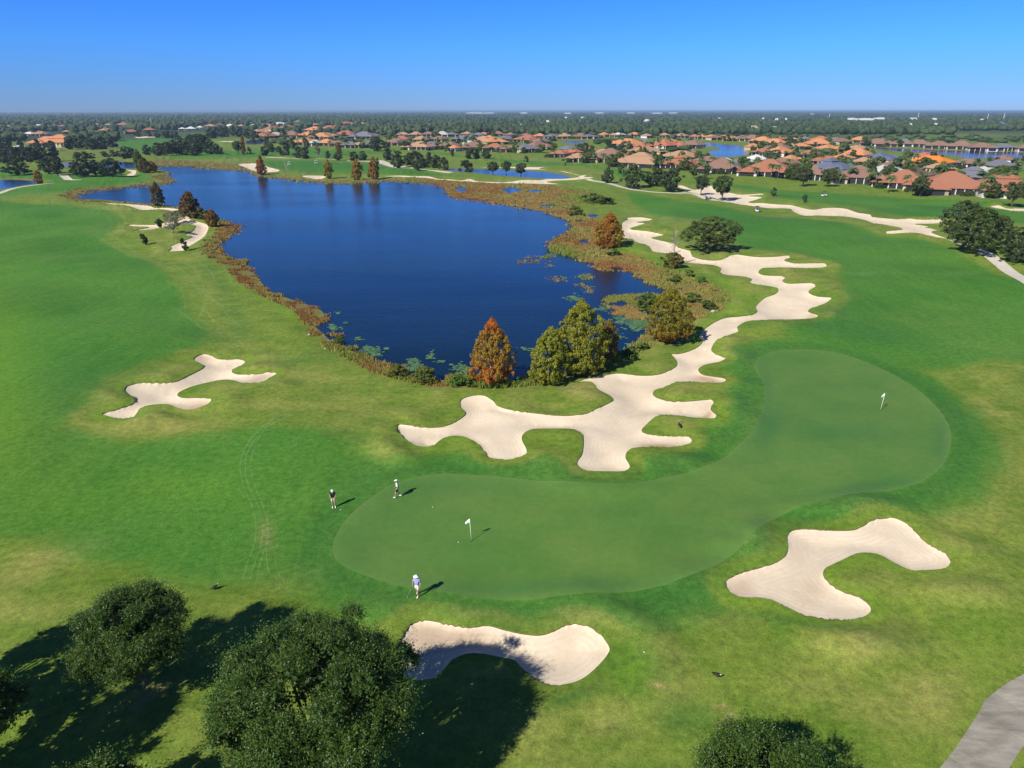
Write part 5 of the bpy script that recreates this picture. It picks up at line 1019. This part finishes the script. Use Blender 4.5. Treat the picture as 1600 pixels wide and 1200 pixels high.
lilies('lily_pads', 'green lily pads scattered along the near shore', [(583,551,16,8,100),(575,545,10,5,40),(520,512,10,6,40),(560,530,8,4,14),(526,489,4,2,6),(604,545,4,2,10),(647,563,9,3,40),(648,573,14,8,90),(673,556,6,6,26),(690,565,6,2,10),(720,574,14,6,50),(728,580,12,6,60),(540,505,5,2,6),(830,546,12,4,14),(822,545,5,2,10),(940,483,12,3,30),(952,480,6,3,14)], 41)
lilies('lily_pads', 'lily pads in the cove before the olive and rusty cypress', [(990,503,24,12,300),(1002,508,16,10,110),(968,527,7,4,26),(985,540,6,3,20),(895,466,14,4,60),(905,468,8,3,40),(970,500,10,8,50)], 42)
reeds('water_grass', 'green grass mat floating in the east bay', [[(945,466),(960,460),(1000,458),(1040,460),(1045,468),(1000,474),(965,474)],[(960,488),(985,480),(1010,482),(1025,488),(1005,494),(975,494)],[(945,470),(960,474),(985,477),(975,481),(955,477)]], 7000, .35, 43, lambda X, Y: 1 - .8 * (Y > 476), lambda X, Y: -.3 + .45 * (Y > 476))
reeds('water_grass', 'thin floating weed mats in the open lake', [[(800,406),(830,398),(850,400),(840,408),(815,410)],[(853,410),(862,408),(866,414),(856,416)],[(855,432),(875,430),(885,436),(862,438)],[(900,440),(920,445),(935,458),(915,452)],[(848,396),(862,392),(870,398),(856,400)],[(900,428),(925,424),(930,432),(908,434)],[(890,352),(925,346),(935,352),(900,357)]], 900, .2, 44, lambda X, Y: .5 + 0 * X, lambda X, Y: .2 + .6 * (Y < 360))
#@@PART3
# ------------------------------------------------------------ near cart path slabs
cl = [Gp(*p) for p in ((1470,1290),(1497,1240),(1520,1197),(1543,1160),(1570,1126),(1604,1096),(1650,1070),(1710,1048),(1790,1030))]
cl = smooth(np.array(cl), .25, False); L_ = np.concatenate([[0], np.cumsum(np.linalg.norm(np.diff(cl, axis=0), axis=1))])
pth = empty('cart_path', (0, 0, 0), 0); tag(pth, 'near concrete cart path of jointed slabs in the bottom right corner', kind='structure')
wpath = 2.75; s0 = 0.0; i_ = 0
def pt_at(s):
    x = np.interp(s, L_, cl[:, 0]); y = np.interp(s, L_, cl[:, 1]); x2 = np.interp(s + .1, L_, cl[:, 0]); y2 = np.interp(s + .1, L_, cl[:, 1])
    if s + .1 > L_[-1]: x2, y2 = 2 * x - np.interp(s - .1, L_, cl[:, 0]), 2 * y - np.interp(s - .1, L_, cl[:, 1])
    d = math.hypot(x2 - x, y2 - y) + 1e-9; return x, y, -(y2 - y) / d, (x2 - x) / d
while s0 < L_[-1] - .5:
    s1 = min(s0 + 2.35, L_[-1]); m = MB(); k = 5; ring_ = []
    for j in range(k + 1):
        s = s0 + .025 + (s1 - s0 - .05) * j / k; x, y, nx, ny = pt_at(s); zc_ = zat(x, y) + .035
        ring_.append([(x + nx * wpath / 2, y + ny * wpath / 2, zc_), (x - nx * wpath / 2, y - ny * wpath / 2, zc_)])
    for j in range(k):
        a, b_ = ring_[j]; d, c_ = ring_[j + 1]; m.poly([a, b_, c_, d])
        for p, q in ((b_, c_), (d, a)): m.poly([(p[0], p[1], p[2] - .2), (q[0], q[1], q[2] - .2), q, p])
    for (p, q) in ((ring_[0][0], ring_[0][1]), (ring_[-1][1], ring_[-1][0])): m.poly([(p[0], p[1], p[2] - .2), (q[0], q[1], q[2] - .2), q, p])
    m.build('slab', M_CONC, pth); s0 = s1

# ------------------------------------------------------------ flags, balls, birds, stones
M_POLE = mat('flag_pole', (.78, .80, .62), .4, .4)[0]; M_FLAG = mat('flag_cloth', (.85, .87, .92), .8, .1)[0]; M_CUP = mat('hole_dark', (.02, .02, .02), .9)[0]; M_BALL = mat('golf_ball', (.85, .86, .85), .3, .5)[0]
def flag(px, py, label, lean, turn):
    x, y, z = at(px, py); e = empty('golf_flag', (x, y, z), turn, label, 'flag', 'flags on the putting green'); h = 2.25
    m = MB(); m.tube([(0, 0, -.05), (lean * h * .5, 0, h * .5), (lean * h, 0, h)], [.028, .024, .02], 8); m.build('pole', M_POLE, e, True)
    m = MB(); V = []; F = []
    for i in range(7):
        for j in range(5):
            u, v = i / 6, j / 4; V.append((lean * h - u * .37, .07 * math.sin(u * 5 + v * 2) * u, h - .03 - v * .36 * (1 - .25 * u) - u * .30))
    for i in range(6):
        for j in range(4): a = i * 5 + j; F.append([a, a + 5, a + 6, a + 1])
    m.add(V, F); o = m.build('flag', M_FLAG, e, True); so_ = o.modifiers.new('thick', 'SOLIDIFY'); so_.thickness = .008
    m = MB(); m.lathe([(.09, 0.004), (.09, .008)], 14); m.build('hole_cup', M_CUP, e)
flag(736.5, 841, 'white flag on the left lobe of the green, nearest the golfers', -.05, 0)
flag(1375.5, 641.5, 'white flag on the right hand lobe of the green', .05, .1)
for px_, py_, lb in ((532,794,'golf ball beside the golfer in the black top'),(676,789,'golf ball on the green between walker and flag'),(716,843,'golf ball on the green left of the flag'),(1006,1024,'golf ball in the grass right of the shaded bunker')):
    x, y, z = at(px_, py_); m = MB(); r = .04; m.lathe([(r * math.cos(a), r * math.sin(a)) for a in np.linspace(-1.5, 1.5, 9)], 12)
    tag(m.build('golf_ball', M_BALL, None, True, (x, y, z + r)), lb, 'golf ball', 'golf balls')
M_FEA = mat('dark_feathers', (.025, .02, .018), .6, .3)[0]; M_WFEA = mat('pale_head', (.6, .58, .5), .7)[0]; M_LEG = mat('bird_leg', (.25, .22, .15), .7)[0]
def bird(px, py, rz, s, label):
    x, y, z = at(px, py); e = empty('bird', (x, y, z), rz, label, 'bird', 'dark birds on the grass'); e.scale = (s, s, s)
    m = MB(); m.tube([(-.30, 0, .14), (-.20, 0, .17), (-.05, 0, .20), (.08, 0, .22), (.15, 0, .26), (.185, 0, .33), (.21, 0, .36), (.25, 0, .355)], [.012, .05, .09, .085, .05, .032, .035, .015], 10); m.build('body', M_FEA, e, True)
    for s_ in (-1, 1):
        m = MB(); m.tube([(.06, s_ * .075, .23), (-.08, s_ * .085, .19), (-.24, s_ * .04, .15)], [.045, .035, .008], 7); m.build('wing', M_FEA, e, True)
        m = MB(); m.tube([(.02, s_ * .035, .14), (.0, s_ * .04, .07), (.02, s_ * .04, 0), (.06, s_ * .04, .004)], [.012, .008, .008, .004], 5); m.build('leg', M_LEG, e, True)
    m = MB(); m.tube([(.20, 0, .357), (.235, 0, .365), (.27, 0, .35)], [.036, .03, .006], 8); m.build('head', M_WFEA, e, True)
bird(1119, 1058, -.9, 1.25, 'dark bird with pale head on the grass, right of the round bunker')
bird(337, 927, .5, 1.2, 'dark bird on the grass right of the smaller oak')
bird(1061, 672, 1.6, 1.5, 'dark bird between two fingers of the long bunker')
def stone(px, py, r, label):
    x, y, z = at(px, py); rng = random.Random(int(px)); v, f = ico2(); m = MB(); m.add([(p[0] * r * rng.uniform(.85, 1.1), p[1] * r * rng.uniform(.8, 1.05), p[2] * r * .6 + r * .35) for p in v], [list(q) for q in f])
    tag(m.build('stone', M_STONE, None, True, (x, y, z)), label, 'stone', 'pale stones near the shore')
stone(483, 522, .28, 'pale stone at the near left lake shore'); stone(1114, 488, .45, 'flat pale rock by the marsh under the bunker'); stone(508, 543, .2, 'small pale stone in the shore grass, lower left')

# ------------------------------------------------------------ people
M_SKIN = mat('skin', (.46, .27, .18), .6, .3)[0]; M_HAIR = mat('hair', (.06, .04, .03), .8)[0]; M_EYE = mat('eye', (.02, .02, .02), .3)[0]; M_LIP2 = mat('lips', (.30, .11, .09), .6)[0]
CLOTH = {k: mat('cloth_' + k, c_, .9, .1)[0] for k, c_ in dict(white=(.78, .78, .78), lilac=(.30, .33, .68), black=(.02, .02, .03), cream=(.70, .62, .55), navy=(.03, .03, .07), shoe=(.8, .8, .74)).items()}
M_CLUB = mat('club_steel', (.35, .36, .38), .3, .6)[0]; M_GRIP = mat('club_grip', (.02, .16, .06), .7)[0]
def skin_obj(name, verts, edges_, radii, material, parent, sub=1, root=0):
    me = bpy.data.meshes.new(name); me.from_pydata([tuple(v) for v in verts], edges_, []); me.update(); me.materials.append(material)
    o = obj(name, me, parent); s_ = o.modifiers.new('skin', 'SKIN'); s_.use_smooth_shade = True
    for i, r_ in enumerate(radii):
        r2 = r_ if isinstance(r_, tuple) else (r_, r_); me.skin_vertices[0].data[i].radius = r2
    roots = root if isinstance(root, (list, tuple)) else [root]
    for r_ in roots: me.skin_vertices[0].data[r_].use_root = True
    if sub: q = o.modifiers.new('sub', 'SUBSURF'); q.levels = sub; q.render_levels = sub
    return o
def person(px, py, face, hgt, label, pose, top, bottom, hat, brim, sleeve=.45, club=None, vest=None):
    x, y, z = at(px, py); e = empty('person', (x, y, z), face, label, 'person', 'golfers'); k = hgt / 1.75; e.scale = (k, k, k)
    # joints (facing +X): dictionary from the pose
    J = dict(pelvis=(0, 0, .93), waist=(.01, 0, 1.08), chest=(.03, 0, 1.28), neck=(.03, 0, 1.46), head=(.05, 0, 1.60), top=(.05, 0, 1.70),
             hl=(0, .10, .90), hr=(0, -.10, .90), sl=(.02, .19, 1.40), sr=(.02, -.19, 1.40)); J.update(pose)
    order = ['pelvis', 'waist', 'chest', 'neck', 'head', 'top', 'hl', 'kl', 'al', 'tl', 'hr', 'kr', 'ar', 'tr', 'sl', 'el', 'wl', 'sr', 'er', 'wr']
    rad = dict(pelvis=(.15, .11), waist=(.135, .10), chest=(.16, .11), neck=(.055, .055), head=(.085, .095), top=(.06, .07), hl=.095, kl=.058, al=.038, tl=.035, hr=.095, kr=.058, ar=.038, tr=.035, sl=.055, el=.042, wl=.028, sr=.055, er=.042, wr=.028)
    id_ = {n: i for i, n in enumerate(order)}; E_ = [('pelvis','waist'),('waist','chest'),('chest','neck'),('neck','head'),('head','top'),('pelvis','hl'),('hl','kl'),('kl','al'),('al','tl'),('pelvis','hr'),('hr','kr'),('kr','ar'),('ar','tr'),('chest','sl'),('sl','el'),('el','wl'),('chest','sr'),('sr','er'),('er','wr')]
    V = [J[n] for n in order]; Ed = [(id_[a], id_[b_]) for a, b_ in E_]; Rd = [rad[n] for n in order]; roots = [0]
    for sd_, wn, en in ((1, 'wl', 'el'), (-1, 'wr', 'er')):
        w0 = Vector(J[wn]); d = (w0 - Vector(J[en])).normalized(); sx = Vector((1, 0, 0)); sx = (sx - d * sx.dot(d)).normalized(); pm = w0 + d * .07
        V.append(tuple(pm)); Rd.append((.034, .02)); pi_ = len(V) - 1; Ed.append((id_[wn], pi_))
        for fi, (off, ln) in enumerate(((-.03, .065), (-.01, .078), (.01, .074), (.028, .058))):
            b0 = pm + sx * off + d * .01; b1 = b0 + d * ln * .5; b2 = b0 + d * ln * .85 + Vector((0, -sd_ * .02, 0)); n0 = len(V)
            V += [tuple(b0), tuple(b1), tuple(b2)]; Rd += [.0095, .009, .0075]; Ed += [(n0, n0 + 1), (n0 + 1, n0 + 2)]; roots.append(n0)
        b0 = w0 + d * .03 + sx * .03; n0 = len(V); V += [tuple(b0), tuple(b0 + sx * .03 + d * .03), tuple(b0 + sx * .035 + d * .06)]; Rd += [.011, .01, .008]; Ed += [(n0, n0 + 1), (n0 + 1, n0 + 2)]; roots.append(n0)
    skin_obj('body', V, Ed, Rd, M_SKIN, e, 1, roots)
    # face
    hd = Vector(J['head']); m = MB(); m.tube([hd + Vector((.08, 0, .02)), hd + Vector((.115, 0, -.02)), hd + Vector((.085, 0, -.035))], [.008, .016, .01], 6); m.build('nose', M_SKIN, e, True)
    for s_ in (-1, 1):
        m = MB(); m.lathe([(.011 * math.cos(a), .011 * math.sin(a)) for a in np.linspace(-1.4, 1.4, 6)], 8, tuple(hd + Vector((.088, s_ * .032, .012)))); m.build('eye', M_EYE, e, True)
        m = MB(); m.lathe([(.02 * math.cos(a), .028 * math.sin(a)) for a in np.linspace(-1.4, 1.4, 6)], 8, tuple(hd + Vector((0, s_ * .09, -.005))), .8, .5); m.build('ear', M_SKIN, e, True)
    m = MB(); m.tube([hd + Vector((.088, -.022, -.058)), hd + Vector((.096, 0, -.06)), hd + Vector((.088, .022, -.058))], [.004, .007, .004], 5); m.build('mouth', M_LIP2, e, True)
    m = MB(); m.lathe([(.06, -.07), (.098, -.03), (.104, .03), (.09, .07), (.05, .105), (.01, .115)], 14, tuple(hd + Vector((-.018, 0, .015)))); m.build('hair', M_HAIR, e, True)
    # clothes
    def lerp(a, b_, t_): return tuple(J[a][i] * (1 - t_) + J[b_][i] * t_ for i in range(3))
    V = [J['pelvis'], J['waist'], J['chest'], lerp('chest', 'neck', .75), J['sl'], lerp('sl', 'el', sleeve * 2), J['sr'], lerp('sr', 'er', sleeve * 2)]
    skin_obj('shirt', V, [(0, 1), (1, 2), (2, 3), (2, 4), (4, 5), (2, 6), (6, 7)], [(.165, .125), (.16, .12), (.18, .13), .075, .075, .062, .075, .062], CLOTH[top], e, 2)
    if vest:
        V = [J['pelvis'], J['waist'], J['chest'], lerp('chest', 'neck', .5)]; skin_obj('vest', V, [(0, 1), (1, 2), (2, 3)], [(.175, .135), (.172, .133), (.19, .14), .10], CLOTH[vest], e, 2)
    V = [lerp('pelvis', 'waist', .3), J['pelvis'], J['hl'], lerp('hl', 'kl', .75), J['hr'], lerp('hr', 'kr', .75)]
    skin_obj('shorts', V, [(0, 1), (1, 2), (2, 3), (1, 4), (4, 5)], [(.16, .12), (.17, .125), .11, .085, .11, .085], CLOTH[bottom], e, 2)
    for s_ in ('l', 'r'):
        a = Vector(J['a' + s_]); tt_ = Vector(J['t' + s_]); m = MB(); d = (tt_ - a); d.z = 0; d.normalize()
        m.tube([a - d * .06 + Vector((0, 0, -.035)), a + d * .02 + Vector((0, 0, -.03)), a + d * .12 + Vector((0, 0, -.045)), a + d * .19 + Vector((0, 0, -.055))], [.045, .052, .045, .025], 8); m.build('shoe', CLOTH['shoe'], e, True)
    hc = tuple(hd + Vector((-.01, 0, .055)))
    m = MB(); m.lathe([(.112, 0), (.112, .03), (.10, .07), (.06, .10), (.01, .108)], 16, hc); hat_o = m.build('hat' if brim else 'cap', CLOTH[hat], e, True)
    m = MB()
    if brim: m.lathe([(.105, .012), (.20, -.01), (.205, -.004), (.11, .028)], 18, hc)
    else: m.lathe([(.02, .004), (.10, .0), (.10, .012), (.02, .02)], 14, (hc[0] + .09, hc[1], hc[2]), 1.0, .8)
    m.build('hat_brim', CLOTH[hat], hat_o, True)
    if club: club(e, J)
    return e
# near golfer walking with a putter
def putter(e, J):
    h_ = Vector(J['wr']) + Vector((.0, -.01, -.08)); c_ = empty('putter', (0, 0, 0), 0)
    c_.parent = None; c_.matrix_world = e.matrix_world
    c_.location = e.location; c_.rotation_euler = e.rotation_euler; c_.scale = e.scale
    tag(c_, 'putter held by the golfer in the lilac shirt', 'golf club')
    end = Vector((h_.x + .25, h_.y - .28, .06)); m = MB(); m.tube([h_ + (h_ - end) * .12, h_ + (end - h_) * .3], [.016, .013], 7); m.build('grip', M_GRIP, c_, True)
    m = MB(); m.tube([h_ + (end - h_) * .3, end], [.009, .007], 6); m.build('shaft', M_CLUB, c_, True)
    m = MB(); m.box(end.x - .06, end.x + .06, end.y - .02, end.y + .02, end.z - .045, end.z - .005); m.build('club_head', M_CLUB, c_)
P1 = dict(kl=(.16, .10, .50), al=(.12, .10, .10), tl=(.25, .10, .03), kr=(-.02, -.10, .50), ar=(-.26, -.10, .16), tr=(-.20, -.10, .03), el=(-.05, .26, 1.13), wl=(.10, .27, .92), er=(.05, -.27, 1.14), wr=(.10, -.29, .90))
person(652.5, 930.5, R(-110), 1.92, 'golfer walking in lilac shirt, white shorts and wide white hat', P1, 'lilac', 'white', 'white', True, .45, putter)
P2 = dict(kl=(.03, .11, .50), al=(-.02, .12, .09), tl=(.12, .13, .03), kr=(.03, -.10, .50), ar=(.0, -.10, .09), tr=(.13, -.11, .03), head=(.09, 0, 1.58), top=(.11, 0, 1.68), el=(.03, .24, 1.15), wl=(.16, .12, .96), er=(.03, -.24, 1.15), wr=(.16, -.12, .96))
person(521.5, 789.5, R(-75), 1.95, 'golfer standing in black vest and white cap at the green edge', P2, 'black', 'cream', 'white', False, .2, None, None)
P3 = dict(kl=(.18, .09, .50), al=(.22, .09, .11), tl=(.34, .09, .03), kr=(-.02, -.09, .50), ar=(-.30, -.09, .15), tr=(-.22, -.09, .03), el=(-.04, .25, 1.14), wl=(.10, .26, .94), er=(.04, -.25, 1.14), wr=(.16, -.24, .93))
person(621.5, 774, R(190), 1.92, 'golfer striding on the green in white top and black shorts', P3, 'white', 'black', 'white', False, .45, None, 'navy')
person(750, 249.5, R(-90), 1.9, 'left one of two distant golfers in dark clothes on the far fairway', P2, 'black', 'navy', 'black', False)
person(754, 249.5, R(-60), 1.9, 'right one of two distant golfers, pale top, on the far fairway', P2, 'white', 'navy', 'white', False)

# ------------------------------------------------------------ golf carts
M_CB = {'white': mat('cart_white', (.72, .73, .74), .3, .5)[0], 'blue': mat('cart_navy', (.03, .05, .12), .3, .5)[0]}; M_TYRE = mat('tyre', (.02, .02, .02), .9)[0]; M_SEAT = mat('cart_seat', (.55, .53, .48), .7)[0]; M_CROOF = mat('cart_roof_dark', (.05, .06, .09), .4, .5)[0]
def cart(px, py, rz, colr, roof, label):
    x, y, z = at(px, py); e = empty('golf_cart', (x, y, z), rz, label, 'golf cart', 'golf carts on the course')
    m = MB(); m.add([(-1.2,-.55,.3),(1.2,-.55,.3),(1.2,.55,.3),(-1.2,.55,.3),(-1.2,-.55,.75),(-.35,-.58,.75),(-.3,-.58,.42),(.65,-.58,.42),(.8,-.55,.85),(1.2,-.5,.6),(-1.2,.55,.75),(-.35,.58,.75),(-.3,.58,.42),(.65,.58,.42),(.8,.55,.85),(1.2,.5,.6)],
      [[0,3,2,1],[4,5,11,10],[5,6,12,11],[6,7,13,12],[7,8,14,13],[8,9,15,14],[0,1,9,8,7,6,5,4],[3,10,11,12,13,14,15,2],[0,4,10,3],[1,2,15,9]]); m.build('body', M_CB[colr], e)
    m = MB(); m.box(-.6, -.1, -.5, .5, .77, .92); m.box(-.72, -.6, -.5, .5, .93, 1.3); m.build('seat', M_SEAT, e)
    m = MB(); m.box(-1.0, .95, -.62, .62, 1.86, 1.93); m.box(-.9, .85, -.54, .54, 1.93, 1.97); m.build('roof', roof, e)
    for sx in (-.9, .8):
        for sy in (-.54, .54): m = MB(); m.tube([(sx, sy, .7), (sx * .97, sy, 1.87)], [.025, .025], 6); m.build('roof_post', M_FRAME, e)
    wmsh = MB(); wmsh.tube([(0, -.11, 0), (0, .11, 0)], [.24, .24], 14); wmsh = wmsh.mesh('wheel', M_TYRE)
    for sx in (-.8, .85):
        for sy in (-.56, .56):
            wo = obj('wheel', wmsh, e, (sx, sy, .24)); m = MB(); m.tube([(0, -.12, 0), (0, .12, 0)], [.12, .12], 10); m.build('rim', M_CB['white'], wo)
    m = MB(); m.tube([(-1.1, -.2, .75), (-1.15, -.2, 1.5)], [.15, .17], 8); m.tube([(-1.1, .2, .75), (-1.15, .2, 1.5)], [.15, .17], 8); m.build('golf_bags', M_CROOF, e)
cart(1287.5, 307.5, .5, 'white', M_CROOF, 'golf cart with dark roof on the upper right fairway')
cart(1182.5, 331, 1.3, 'white', M_CROOF, 'golf cart driving below the long ragged bunker')
cart(1107, 311, .2, 'blue', M_CB['white'], 'golf cart parked on the path beside the mulched trees')
cart(452, 257, .2, 'white', M_CB['white'], 'left one of two small white carts on the far shore fairway')
cart(494, 256, .3, 'white', M_CB['white'], 'right one of two small white carts on the far shore fairway')

# ------------------------------------------------------------ haze
HAZE = True
if HAZE:
    m = MB(); m.box(-26000, 26000, -600, 27000, -2.0, 37.5)
    hz_m = bpy.data.materials.new('haze'); hz_m.use_nodes = True; t = hz_m.node_tree; t.nodes.remove(t.nodes['Principled BSDF'])
    pv = node(t, 'ShaderNodeVolumePrincipled'); pv.inputs['Color'].default_value = (.55, .76, 1.0, 1); pv.inputs['Density'].default_value = .000105; pv.inputs['Anisotropy'].default_value = .2
    t.links.new(pv.outputs[0], t.nodes['Material Output'].inputs['Volume'])
    tag(m.build('haze', hz_m), 'thin blue daylight haze', kind='stuff')
